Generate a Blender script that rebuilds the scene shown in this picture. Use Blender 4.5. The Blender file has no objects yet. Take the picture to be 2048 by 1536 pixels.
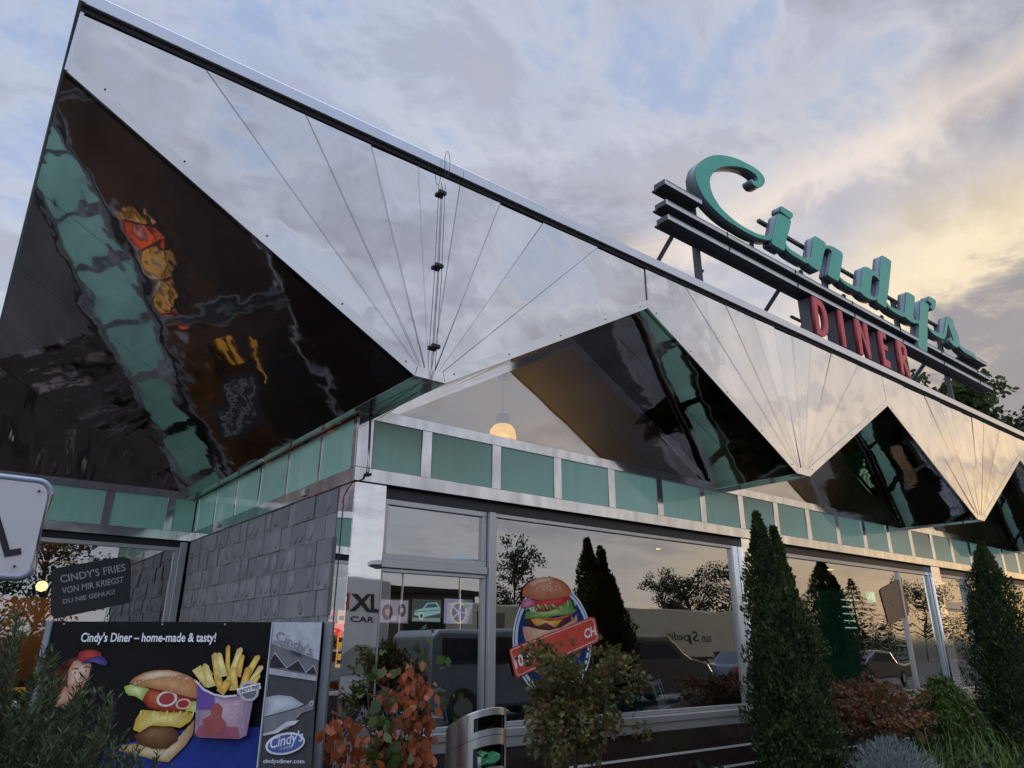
import bpy, bmesh, math, random
import numpy as np
from mathutils import Vector, Matrix, Euler
R = math.radians
scene = bpy.context.scene
COL = scene.collection
random.seed(7); rng = np.random.default_rng(11)

# ------------------------------------------------------------------ key dimensions (metres)
CAM = (-2.4444, -5.1395, 1.6); YAW, PITCH, ROLL, LENS = 0.6632, 0.3516, 0.0030, 36*1422.0675/2048
YF = -1.0538                    # fascia plane
D = 4.588                       # depth of the recess
ZBB, ZGB, ZGT, ZBT = 2.8191, 2.9292, 3.3357, 3.4300   # band: bottom, glass bottom, glass top, top
ZSL = 0.95
ZV, ZP, ZF = 3.3650, 4.6634, 5.0988                   # fold valley, fold peak, fascia top
V0, VW, P = 0.0056, 0.2564, 4.8103
XL = -2.488
XW = -9.0                       # left end of the low wing
NB = 5                          # bays
XR = V0 + P*NB                  # right end of the building
YB = 9.0                        # back of the building

# ------------------------------------------------------------------ helpers
def tag(o, label=None, cat=None, group=None, kind=None):
    if label: o['label'] = label
    if cat: o['category'] = cat
    if group: o['group'] = group
    if kind: o['kind'] = kind
    return o

def empty(name, loc, label, cat, group=None, rz=0):
    o = bpy.data.objects.new(name, None); COL.objects.link(o)
    o.location = loc; o.rotation_euler = (0, 0, rz); o.empty_display_size = 0.1
    return tag(o, label, cat, group)

def world_of(o):
    m = Matrix.Translation(o.location) @ o.rotation_euler.to_matrix().to_4x4()
    return m if o.parent is None else world_of(o.parent) @ o.matrix_parent_inverse @ m

def wparent(o, parent):
    """parent an object while keeping it where it was built"""
    o.parent = parent
    o.matrix_parent_inverse = world_of(parent).inverted()
    return o

class MB:
    def __init__(s): s.v=[]; s.f=[]; s.mi=[]; s.smooth=False
    def add(s, vs, fs, mi=0):
        n=len(s.v); s.v += [tuple(map(float, p)) for p in vs]
        s.f += [tuple(i+n for i in f) for f in fs]; s.mi += [mi]*len(fs); return s
    def quad(s, a,b,c,d, mi=0): return s.add([a,b,c,d],[(0,1,2,3)],mi)
    def poly(s, pts, mi=0): return s.add(pts,[tuple(range(len(pts)))],mi)
    def box(s, x0,x1,y0,y1,z0,z1, mi=0, M=None):
        vs=[(x,y,z) for z in (z0,z1) for y in (y0,y1) for x in (x0,x1)]
        if M is not None: vs=[tuple(M@Vector(v)) for v in vs]
        return s.add(vs,[(0,2,3,1),(4,5,7,6),(0,1,5,4),(2,6,7,3),(0,4,6,2),(1,3,7,5)],mi)
    def tube(s, pts, r, n=8, mi=0, caps=True):
        pts=[Vector(p) for p in pts]; rings=[]
        rr = r if isinstance(r,(list,tuple)) else [r]*len(pts)
        up=Vector((0,0,1)); base=len(s.v)
        for i,p in enumerate(pts):
            t=(pts[min(i+1,len(pts)-1)]-pts[max(i-1,0)]).normalized()
            u=t.cross(up)
            if u.length<1e-3: u=t.cross(Vector((1,0,0)))
            u.normalize(); w=u.cross(t)
            for k in range(n):
                a=2*math.pi*k/n; s.v.append(tuple(p+rr[i]*(math.cos(a)*u+math.sin(a)*w)))
        for i in range(len(pts)-1):
            for k in range(n):
                a=base+i*n+k; b=base+i*n+(k+1)%n
                s.f.append((a,b,b+n,a+n)); s.mi.append(mi)
        if caps:
            s.f.append(tuple(base+k for k in range(n))); s.mi.append(mi)
            s.f.append(tuple(base+(len(pts)-1)*n+k for k in reversed(range(n)))); s.mi.append(mi)
        return s
    def prism(s, pts, axis, a0, a1, mi=0, ms=None):
        """pts 2D polygon, extruded along axis ('y': pts are x,z ; 'x': pts are y,z ; 'z': pts are x,y)"""
        def P3(p,a): return {'y':(p[0],a,p[1]),'x':(a,p[0],p[1]),'z':(p[0],p[1],a)}[axis]
        n=len(pts); vs=[P3(p,a0) for p in pts]+[P3(p,a1) for p in pts]
        b=len(s.v); s.v += vs
        s.f += [tuple(b+i for i in range(n)), tuple(b+n+i for i in reversed(range(n)))]; s.mi += [mi,mi]
        for i in range(n):
            j=(i+1)%n; s.f.append((b+i,b+n+i,b+n+j,b+j)); s.mi.append(mi if ms is None else ms)
        return s
    def lathe(s, prof, cx, cy, n=24, mi=0):
        b=len(s.v)
        for r,z in prof:
            for k in range(n):
                a=2*math.pi*k/n; s.v.append((cx+r*math.cos(a),cy+r*math.sin(a),z))
        for i in range(len(prof)-1):
            for k in range(n):
                s.f.append((b+i*n+k,b+i*n+(k+1)%n,b+(i+1)*n+(k+1)%n,b+(i+1)*n+k)); s.mi.append(mi)
        return s
    def build(s, name, mats, parent=None, bevel=0, smooth=None, fix=True):
        me=bpy.data.meshes.new(name); me.from_pydata(s.v,[],s.f)
        if not isinstance(mats,(list,tuple)): mats=[mats]
        for m in mats: me.materials.append(m)
        me.polygons.foreach_set('material_index', s.mi)
        if fix:
            bm=bmesh.new(); bm.from_mesh(me); bmesh.ops.recalc_face_normals(bm, faces=bm.faces); bm.to_mesh(me); bm.free()
        if smooth if smooth is not None else s.smooth:
            me.polygons.foreach_set('use_smooth',[True]*len(me.polygons))
        me.update()
        o=bpy.data.objects.new(name, me); COL.objects.link(o)
        if parent is not None: wparent(o,parent)
        if bevel:
            b=o.modifiers.new('bevel','BEVEL'); b.width=bevel; b.segments=2; b.limit_method='ANGLE'; b.angle_limit=R(40)
        return o

def thingmesh(mb, name, mats, label, cat, group=None, **k):
    return tag(mb.build(name, mats, None, **k), label, cat, group)

# ------------------------------------------------------------------ materials
def mat(name):
    m=bpy.data.materials.new(name); m.use_nodes=True
    nt=m.node_tree; b=nt.nodes['Principled BSDF']; return m,nt,b
def nd(nt,t,**k):
    n=nt.nodes.new(t)
    for a,v in k.items(): setattr(n,a,v)
    return n
def lk(nt,a,b): nt.links.new(a,b)
def c4(c): return (c[0],c[1],c[2],1)
def simple(name,col,rough=.5,metal=0,noise=0,nscale=20,bump=0,bscale=60,spec=.5,coat=0,emit=None,es=0,alpha=None):
    m,nt,b=mat(name)
    b.inputs['Base Color'].default_value=c4(col); b.inputs['Roughness'].default_value=rough
    b.inputs['Metallic'].default_value=metal; b.inputs['Specular IOR Level'].default_value=spec
    b.inputs['Coat Weight'].default_value=coat
    if coat: b.inputs['Coat Roughness'].default_value=.03
    tc=nd(nt,'ShaderNodeTexCoord')
    if noise:
        n=nd(nt,'ShaderNodeTexNoise'); n.inputs['Scale'].default_value=nscale; n.inputs['Detail'].default_value=6
        lk(nt,tc.outputs['Object'],n.inputs['Vector'])
        mx=nd(nt,'ShaderNodeMix',data_type='RGBA'); mx.inputs[6].default_value=c4([c*(1-noise) for c in col]); mx.inputs[7].default_value=c4([min(1,c*(1+noise)) for c in col])
        lk(nt,n.outputs['Fac'],mx.inputs[0]); lk(nt,mx.outputs[2],b.inputs['Base Color'])
    if bump:
        n2=nd(nt,'ShaderNodeTexNoise'); n2.inputs['Scale'].default_value=bscale; n2.inputs['Detail'].default_value=4
        lk(nt,tc.outputs['Object'],n2.inputs['Vector'])
        bp=nd(nt,'ShaderNodeBump'); bp.inputs['Strength'].default_value=bump; bp.inputs['Distance'].default_value=.01
        lk(nt,n2.outputs['Fac'],bp.inputs['Height']); lk(nt,bp.outputs[0],b.inputs['Normal'])
    if emit: b.inputs['Emission Color'].default_value=c4(emit); b.inputs['Emission Strength'].default_value=es
    return m

def mirror_metal(name, col, rough, waves, dirt=.15, dscale=(1,1,1), rot=0, streak=(1,1,1), island=False, rspan=.03):
    """polished sheet; waves = list of (scale, height in metres)"""
    m,nt,b=mat(name)
    b.inputs['Metallic'].default_value=1
    tc=nd(nt,'ShaderNodeTexCoord'); mp=nd(nt,'ShaderNodeMapping'); mp.inputs['Scale'].default_value=dscale; mp.inputs['Rotation'].default_value=(0,rot,0)
    lk(nt,tc.outputs['Object'],mp.inputs['Vector'])
    h=None
    for sc,hh in waves:
        n=nd(nt,'ShaderNodeTexNoise'); n.inputs['Scale'].default_value=sc; n.inputs['Detail'].default_value=1.5; n.inputs['Roughness'].default_value=.4
        lk(nt,mp.outputs[0],n.inputs['Vector'])
        mu=nd(nt,'ShaderNodeMath',operation='MULTIPLY'); mu.inputs[1].default_value=hh; lk(nt,n.outputs['Fac'],mu.inputs[0])
        if h is None: h=mu.outputs[0]
        else:
            ad=nd(nt,'ShaderNodeMath',operation='ADD'); lk(nt,h,ad.inputs[0]); lk(nt,mu.outputs[0],ad.inputs[1]); h=ad.outputs[0]
    bp=nd(nt,'ShaderNodeBump'); bp.inputs['Strength'].default_value=1; bp.inputs['Distance'].default_value=1
    lk(nt,h,bp.inputs['Height']); lk(nt,bp.outputs[0],b.inputs['Normal'])
    # dirt: fine mottling and water streaks
    n=nd(nt,'ShaderNodeTexNoise'); n.inputs['Scale'].default_value=3; n.inputs['Detail'].default_value=8
    mp2=nd(nt,'ShaderNodeMapping'); mp2.inputs['Scale'].default_value=streak; lk(nt,tc.outputs['Object'],mp2.inputs['Vector']); lk(nt,mp2.outputs[0],n.inputs['Vector'])
    cr=nd(nt,'ShaderNodeValToRGB'); cr.color_ramp.elements[0].position=.35; cr.color_ramp.elements[1].position=.75
    cr.color_ramp.elements[0].color=c4(col); cr.color_ramp.elements[1].color=c4([c*(1-dirt) for c in col])
    lk(nt,n.outputs['Fac'],cr.inputs[0])
    n3=nd(nt,'ShaderNodeTexNoise'); n3.inputs['Scale'].default_value=55; n3.inputs['Detail'].default_value=2; lk(nt,tc.outputs['Object'],n3.inputs['Vector'])
    c3=nd(nt,'ShaderNodeValToRGB'); c3.color_ramp.elements[0].position=.74; c3.color_ramp.elements[1].position=.80
    c3.color_ramp.elements[0].color=(1,1,1,1); c3.color_ramp.elements[1].color=(.45,.4,.35,1); lk(nt,n3.outputs['Fac'],c3.inputs[0])
    mm=nd(nt,'ShaderNodeMix',data_type='RGBA',blend_type='MULTIPLY'); mm.inputs[0].default_value=1
    lk(nt,cr.outputs[0],mm.inputs[6]); lk(nt,c3.outputs[0],mm.inputs[7]); lk(nt,mm.outputs[2],b.inputs['Base Color'])
    if island:  # random tone per panel stands in for panels reflecting differently
        g=nd(nt,'ShaderNodeNewGeometry'); im=nd(nt,'ShaderNodeMapRange'); im.inputs['To Min'].default_value=.84; im.inputs['To Max'].default_value=1.04; lk(nt,g.outputs['Random Per Island'],im.inputs['Value'])
        vs_=nd(nt,'ShaderNodeVectorMath',operation='SCALE'); lk(nt,mm.outputs[2],vs_.inputs[0]); lk(nt,im.outputs[0],vs_.inputs['Scale']); lk(nt,vs_.outputs[0],b.inputs['Base Color'])
    rr=nd(nt,'ShaderNodeMapRange'); rr.inputs['To Min'].default_value=rough; rr.inputs['To Max'].default_value=rough*1.8+rspan
    lk(nt,n.outputs['Fac'],rr.inputs['Value']); lk(nt,rr.outputs[0],b.inputs['Roughness'])
    return m

def window_glass(name, tint=(.80,.84,.82), ior=1.75, wav=.0006, rough=0.0, base=.38):
    m,nt,b=mat(name); nt.nodes.remove(b); out=nt.nodes['Material Output']
    tc=nd(nt,'ShaderNodeTexCoord'); n=nd(nt,'ShaderNodeTexNoise'); n.inputs['Scale'].default_value=1.3; n.inputs['Detail'].default_value=1
    lk(nt,tc.outputs['Object'],n.inputs['Vector'])
    bp=nd(nt,'ShaderNodeBump'); bp.inputs['Strength'].default_value=1; bp.inputs['Distance'].default_value=wav*6; lk(nt,n.outputs['Fac'],bp.inputs['Height'])
    fr=nd(nt,'ShaderNodeFresnel'); fr.inputs['IOR'].default_value=ior
    geo=nd(nt,'ShaderNodeNewGeometry')
    gl=nd(nt,'ShaderNodeBsdfGlossy'); gl.inputs['Roughness'].default_value=rough; gl.inputs['Color'].default_value=(.93,.95,.94,1); lk(nt,bp.outputs[0],gl.inputs['Normal'])
    tr=nd(nt,'ShaderNodeBsdfTransparent'); tr.inputs['Color'].default_value=c4(tint)
    mx=nd(nt,'ShaderNodeMixShader'); mr=nd(nt,'ShaderNodeMapRange'); mr.inputs['To Min'].default_value=base; lk(nt,fr.outputs[0],mr.inputs['Value']); iv=nd(nt,'ShaderNodeMath',operation='SUBTRACT'); iv.inputs[0].default_value=1; lk(nt,geo.outputs['Backfacing'],iv.inputs[1]); mu=nd(nt,'ShaderNodeMath',operation='MULTIPLY'); lk(nt,mr.outputs[0],mu.inputs[0]); lk(nt,iv.outputs[0],mu.inputs[1]); lk(nt,mu.outputs[0],mx.inputs[0]); lk(nt,tr.outputs[0],mx.inputs[1]); lk(nt,gl.outputs[0],mx.inputs[2]); lk(nt,mx.outputs[0],out.inputs['Surface'])
    return m

def leafmat(name, cols, rough=.55, trans=.25, patch=0):
    """colour picked per leaf (random per island)"""
    m,nt,b=mat(name); g=nd(nt,'ShaderNodeNewGeometry'); cr=nd(nt,'ShaderNodeValToRGB')
    e=cr.color_ramp.elements
    while len(e)<len(cols): e.new(.5)
    for i,c in enumerate(cols): e[i].position=i/(len(cols)-1); e[i].color=c4(c)
    fac=g.outputs['Random Per Island']
    if patch:
        tc=nd(nt,'ShaderNodeTexCoord'); n=nd(nt,'ShaderNodeTexNoise'); n.inputs['Scale'].default_value=5; n.inputs['Detail'].default_value=3; lk(nt,tc.outputs['Object'],n.inputs['Vector'])
        m1=nd(nt,'ShaderNodeMapRange'); m1.inputs['From Min'].default_value=.35; m1.inputs['From Max'].default_value=.68; lk(nt,n.outputs['Fac'],m1.inputs['Value'])
        m2=nd(nt,'ShaderNodeMix'); m2.inputs[0].default_value=patch; lk(nt,fac,m2.inputs[2]); lk(nt,m1.outputs[0],m2.inputs[3]); fac=m2.outputs[0]
    lk(nt,fac,cr.inputs[0]); lk(nt,cr.outputs[0],b.inputs['Base Color'])
    b.inputs['Roughness'].default_value=rough; b.inputs['Specular IOR Level'].default_value=.3
    out=nt.nodes['Material Output']; t=nd(nt,'ShaderNodeBsdfTranslucent'); lk(nt,cr.outputs[0],t.inputs['Color'])
    mx=nd(nt,'ShaderNodeMixShader'); mx.inputs[0].default_value=trans
    lk(nt,b.outputs[0],mx.inputs[1]); lk(nt,t.outputs[0],mx.inputs[2]); lk(nt,mx.outputs[0],out.inputs['Surface'])
    return m

M={}
M['fascia']=mirror_metal('polished_fascia_steel',(.90,.885,.865),.015,[(1.0,.022),(3.2,.0035)],dirt=.14,streak=(1,1,.35),island=True)
M['soffit']=mirror_metal('dark_mirror_soffit',(.58,.56,.55),.02,[(.6,.06),(1.9,.018),(6.5,.0030)],dirt=.40,dscale=(1,.55,1),streak=(1,.3,1))
M['ripple']=mirror_metal('rippled_sheet',(.27,.22,.21),.03,[(1.3,.05),(6,.004)],dirt=.3,dscale=(1.8,1,.6))
M['steel']=mirror_metal('polished_steel',(.76,.755,.74),.05,[(2.2,.004),(8,.0004)],dirt=.34,streak=(3,3,1))
M['poststeel']=mirror_metal('polished_post_steel',(.84,.84,.83),.004,[(1.6,.0016),(4,.0002)],dirt=.14,streak=(2,2,1),rspan=.01)
M['trim']=mirror_metal('trim_steel',(.83,.82,.80),.07,[(2.5,.002)],dirt=.15,streak=(1,1,4))
M['brushed']=simple('brushed_steel',(.66,.66,.65),.28,1,noise=.12,nscale=30)
M['alu']=simple('anodised_aluminium',(.52,.53,.54),.34,.7,noise=.08,nscale=8)
M['coping']=simple('zinc_coping',(.72,.75,.80),.25,.9,noise=.08,nscale=5)
M['black']=simple('black_rubber',(.012,.012,.013),.5)
M['gap']=simple('dark_gap',(.03,.028,.032),.8)
M['cable']=simple('black_cable',(.02,.022,.03),.5)
def greenglass():
    m,nt,b=mat('back_painted_green_glass')
    tc=nd(nt,'ShaderNodeTexCoord'); n=nd(nt,'ShaderNodeTexNoise'); n.inputs['Scale'].default_value=1.6; n.inputs['Detail'].default_value=7; lk(nt,tc.outputs['Object'],n.inputs['Vector'])
    cr=nd(nt,'ShaderNodeValToRGB'); cr.color_ramp.elements[0].position=.3; cr.color_ramp.elements[1].position=.75
    cr.color_ramp.elements[0].color=(.37,.72,.56,1); cr.color_ramp.elements[1].color=(.44,.78,.64,1); lk(nt,n.outputs['Fac'],cr.inputs[0])
    n3=nd(nt,'ShaderNodeTexNoise'); n3.inputs['Scale'].default_value=28; n3.inputs['Detail'].default_value=3; lk(nt,tc.outputs['Object'],n3.inputs['Vector'])
    c3=nd(nt,'ShaderNodeValToRGB'); c3.color_ramp.elements[0].position=.72; c3.color_ramp.elements[1].position=.78
    c3.color_ramp.elements[0].color=(1,1,1,1); c3.color_ramp.elements[1].color=(.3,.35,.3,1); lk(nt,n3.outputs['Fac'],c3.inputs[0])
    mm=nd(nt,'ShaderNodeMix',data_type='RGBA',blend_type='MULTIPLY'); mm.inputs[0].default_value=1
    lk(nt,cr.outputs[0],mm.inputs[6]); lk(nt,c3.outputs[0],mm.inputs[7]); lk(nt,mm.outputs[2],b.inputs['Base Color'])
    oi=nd(nt,'ShaderNodeObjectInfo'); r1=nd(nt,'ShaderNodeMapRange'); r1.inputs['To Min'].default_value=.88; r1.inputs['To Max'].default_value=1.04; lk(nt,oi.outputs['Random'],r1.inputs['Value'])
    mp=nd(nt,'ShaderNodeMapping'); mp.inputs['Scale'].default_value=(9,9,.8); lk(nt,tc.outputs['Object'],mp.inputs['Vector']); n4=nd(nt,'ShaderNodeTexNoise'); n4.inputs['Scale'].default_value=1.6; n4.inputs['Detail'].default_value=5; lk(nt,mp.outputs[0],n4.inputs['Vector'])
    r2=nd(nt,'ShaderNodeMapRange'); r2.inputs['From Min'].default_value=.35; r2.inputs['From Max'].default_value=.7; r2.inputs['To Min'].default_value=1.03; r2.inputs['To Max'].default_value=.95; lk(nt,n4.outputs['Fac'],r2.inputs['Value'])
    pm=nd(nt,'ShaderNodeMath',operation='MULTIPLY'); lk(nt,r1.outputs[0],pm.inputs[0]); lk(nt,r2.outputs[0],pm.inputs[1]); sv=nd(nt,'ShaderNodeVectorMath',operation='SCALE'); lk(nt,mm.outputs[2],sv.inputs[0]); lk(nt,pm.outputs[0],sv.inputs['Scale']); lk(nt,sv.outputs[0],b.inputs['Base Color'])
    b.inputs['Roughness'].default_value=.45; b.inputs['Coat Weight'].default_value=.8; b.inputs['Coat Roughness'].default_value=.02; b.inputs['Coat IOR'].default_value=1.45; b.inputs['Specular IOR Level'].default_value=.15
    return m
M['green']=greenglass()
M['glass']=window_glass('window_glass')
M['gableglass']=window_glass('gable_glass',tint=(.93,.93,.88),ior=1.7,base=.36)
M['headmetal']=simple('dark_head_metal',(.035,.035,.038),.4,.3)  # shadow over the set-back windows put into a dark head colour
def slate():
    m=simple('slate_relief_tile',(.2,.2,.2),.5,0,bump=.7,bscale=18); nt=m.node_tree; b=nt.nodes['Principled BSDF']
    g=nd(nt,'ShaderNodeNewGeometry'); cr=nd(nt,'ShaderNodeValToRGB'); e=cr.color_ramp.elements; e.new(.5)
    for el,(p,c) in zip(e,((0,(.17,.175,.19)),(.5,(.26,.265,.28)),(1,(.40,.40,.41)))): el.position=p; el.color=c4(c)
    tc=nd(nt,'ShaderNodeTexCoord'); n=nd(nt,'ShaderNodeTexNoise'); n.inputs['Scale'].default_value=7; n.inputs['Detail'].default_value=9; n.inputs['Roughness'].default_value=.65; lk(nt,tc.outputs['Object'],n.inputs['Vector'])
    a=nd(nt,'ShaderNodeMath',operation='MULTIPLY_ADD'); a.inputs[1].default_value=.45; lk(nt,g.outputs['Random Per Island'],a.inputs[0]); mu=nd(nt,'ShaderNodeMath',operation='MULTIPLY'); mu.inputs[1].default_value=.55; lk(nt,n.outputs['Fac'],mu.inputs[0]); lk(nt,mu.outputs[0],a.inputs[2])
    lk(nt,a.outputs[0],cr.inputs[0]); lk(nt,cr.outputs[0],b.inputs['Base Color']); return m
M['slate']=slate()
M['plinth']=simple('dark_glazed_tile',(.035,.022,.02),.12,0,noise=.3,nscale=5,coat=.5)
M['joint']=simple('white_joint',(.55,.54,.50),.6)
M['deck']=simple('roof_felt',(.020,.016,.014),.9,noise=.2)
M['inwall']=simple('interior_wall',(.035,.022,.015),.7)
M['incream']=simple('interior_cream_ceiling',(.62,.60,.50),.6)
M['infloor']=simple('interior_floor',(.05,.03,.02),.35)
M['brown']=simple('brown_lacquer',(.16,.07,.025),.3,coat=.3)

# ---- outlines in metres (x,z on their own vertical planes)
LETTERS={'c':[[(3.697,7.028),(3.803,7.146),(3.942,7.265),(4.097,7.366),(4.269,7.446),(4.443,7.506),(4.617,7.547),(4.791,7.568),(4.951,7.581),(5.073,7.569),(5.147,7.534),(5.177,7.479),(5.148,7.41),(5.079,7.336),(5.008,7.288),(4.932,7.261),(4.872,7.262),(4.833,7.287),(4.828,7.321),(4.846,7.351),(4.879,7.347),(4.924,7.352),(4.973,7.381),(4.991,7.426),(4.962,7.456),(4.876,7.466),(4.754,7.458),(4.593,7.414),(4.432,7.35),(4.273,7.269),(4.131,7.18),(4.022,7.077),(3.946,6.979),(3.91,6.895),(3.904,6.802),(3.93,6.724),(3.987,6.648),(4.068,6.583),(4.185,6.543),(4.336,6.51),(4.494,6.494),(4.658,6.497),(4.828,6.512),(4.989,6.548),(5.169,6.609),(5.12,6.529),(5.028,6.489),(4.884,6.453),(4.727,6.428),(4.561,6.42),(4.401,6.424),(4.244,6.428),(4.093,6.449),(3.947,6.488),(3.834,6.534),(3.753,6.581),(3.683,6.66),(3.637,6.749),(3.619,6.829),(3.638,6.916)]],'i':[[(5.365,7.01),(5.412,7.052),(5.454,7.064),(5.666,7.071),(5.7,7.049),(5.686,7.002),(5.607,6.853),(5.503,6.671),(5.471,6.6),(5.425,6.499),(5.388,6.47),(5.352,6.462),(5.142,6.466),(5.119,6.482),(5.125,6.523),(5.164,6.601),(5.335,6.957)]],'dot':[[(5.482,7.194),(5.518,7.212),(5.738,7.21),(5.78,7.196),(5.766,7.138),(5.71,7.089),(5.684,7.08),(5.476,7.096),(5.454,7.123)]],'n':[[(5.485,6.627),(5.505,6.583),(5.586,6.563),(5.74,6.555),(5.866,6.551),(5.964,6.556),(6.054,6.588),(6.131,6.724),(6.242,6.974),(6.299,7.044),(6.337,7.056),(6.533,7.048),(6.582,7.034),(6.583,6.999),(6.71,7.048),(6.858,7.062),(7.004,7.061),(7.053,7.041),(7.046,6.972),(6.974,6.838),(6.882,6.667),(6.837,6.577),(6.792,6.504),(6.747,6.473),(6.528,6.472),(6.49,6.49),(6.503,6.536),(6.634,6.781),(6.718,6.94),(6.685,6.96),(6.612,6.954),(6.548,6.925),(6.479,6.82),(6.427,6.728),(6.316,6.523),(6.274,6.479),(6.228,6.461),(6.024,6.471),(5.988,6.489),(5.911,6.471),(5.783,6.471),(5.627,6.474),(5.521,6.485),(5.472,6.506),(5.442,6.528)]],'d':[[(6.855,6.582),(6.948,6.56),(7.13,6.558),(7.281,6.559),(7.413,6.586),(7.461,6.646),(7.551,6.83),(7.639,7.005),(7.685,7.038),(7.76,7.07),(7.905,7.081),(8.057,7.048),(8.162,7.006),(8.386,7.468),(8.457,7.515),(8.677,7.519),(8.73,7.495),(8.702,7.437),(8.405,6.877),(8.253,6.624),(8.225,6.537),(8.167,6.491),(7.963,6.494),(7.917,6.508),(7.916,6.545),(7.805,6.503),(7.637,6.474),(7.483,6.48),(7.415,6.506),(7.373,6.507),(7.296,6.489),(7.146,6.488),(6.961,6.486),(6.86,6.51),(6.818,6.538)],[(7.948,6.971),(8.053,6.978),(8.131,6.953),(8.096,6.878),(7.973,6.636),(7.827,6.567),(7.746,6.564),(7.73,6.602),(7.824,6.788),(7.918,6.955)]],'y':[[(8.265,6.616),(8.331,6.577),(8.47,6.581),(8.624,6.588),(8.834,6.605),(8.989,6.892),(9.067,7.042),(9.127,7.075),(9.354,7.08),(9.383,7.047),(9.337,6.966),(9.154,6.637),(9.163,6.593),(9.252,6.584),(9.354,6.617),(9.455,6.799),(9.59,7.057),(9.659,7.094),(9.879,7.092),(9.908,7.058),(9.822,6.909),(9.708,6.706),(9.666,6.622),(9.421,6.098),(9.364,6.061),(9.124,6.066),(9.084,6.089),(9.167,6.248),(9.306,6.547),(9.203,6.524),(9.032,6.497),(8.88,6.51),(8.818,6.523),(8.697,6.496),(8.543,6.49),(8.374,6.495),(8.276,6.516),(8.233,6.547)]],'apos':[[(10.012,7.28),(10.244,7.288),(10.271,7.252),(10.178,7.104),(10.092,7.037),(10.02,7.018),(9.981,7.043),(9.995,7.085),(10.046,7.132),(9.975,7.141),(9.927,7.157),(9.968,7.248)]],'s':[[(9.672,6.635),(9.709,6.598),(9.953,6.596),(10.158,6.605),(10.249,6.636),(10.332,6.702),(10.573,7.034),(10.645,7.086),(10.703,7.095),(10.877,7.092),(10.905,7.055),(10.852,6.976),(10.905,6.902),(10.958,6.79),(10.949,6.673),(10.923,6.622),(11.023,6.593),(11.275,6.596),(11.562,6.6),(11.591,6.537),(11.566,6.512),(11.336,6.498),(11.031,6.501),(10.922,6.528),(10.869,6.558),(10.797,6.523),(10.707,6.503),(10.579,6.512),(10.492,6.55),(10.499,6.607),(10.556,6.653),(10.613,6.663),(10.604,6.617),(10.639,6.592),(10.677,6.631),(10.653,6.718),(10.616,6.832),(10.597,6.902),(10.559,6.879),(10.431,6.693),(10.342,6.588),(10.252,6.533),(10.113,6.507),(9.909,6.499),(9.771,6.521),(9.658,6.566)]],'D':[[(5.95,5.989),(6.076,5.998),(6.188,5.976),(6.253,5.89),(6.281,5.776),(6.262,5.631),(6.214,5.515),(6.145,5.453),(6.071,5.42),(5.919,5.424)],[(6.056,5.883),(6.126,5.861),(6.167,5.768),(6.165,5.655),(6.131,5.56),(6.082,5.512),(6.022,5.503)]],'I':[[(6.61,5.99),(6.72,5.992),(6.687,5.449),(6.671,5.423),(6.583,5.422)]],'N':[[(7.066,5.99),(7.183,5.995),(7.284,5.685),(7.309,5.997),(7.421,5.999),(7.373,5.464),(7.352,5.427),(7.293,5.425),(7.183,5.767),(7.139,5.435),(7.04,5.432)]],'E':[[(7.76,5.999),(7.977,6.003),(7.966,5.899),(7.858,5.898),(7.847,5.796),(7.965,5.799),(7.954,5.706),(7.843,5.7),(7.829,5.552),(7.962,5.549),(7.952,5.436),(7.72,5.424)]],'R':[[(8.317,5.995),(8.51,6.003),(8.601,5.963),(8.622,5.87),(8.593,5.785),(8.545,5.729),(8.494,5.696),(8.59,5.437),(8.473,5.433),(8.407,5.622),(8.396,5.61),(8.379,5.434),(8.276,5.433)],[(8.439,5.91),(8.49,5.904),(8.512,5.861),(8.496,5.799),(8.443,5.761),(8.42,5.764)]]}
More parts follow.
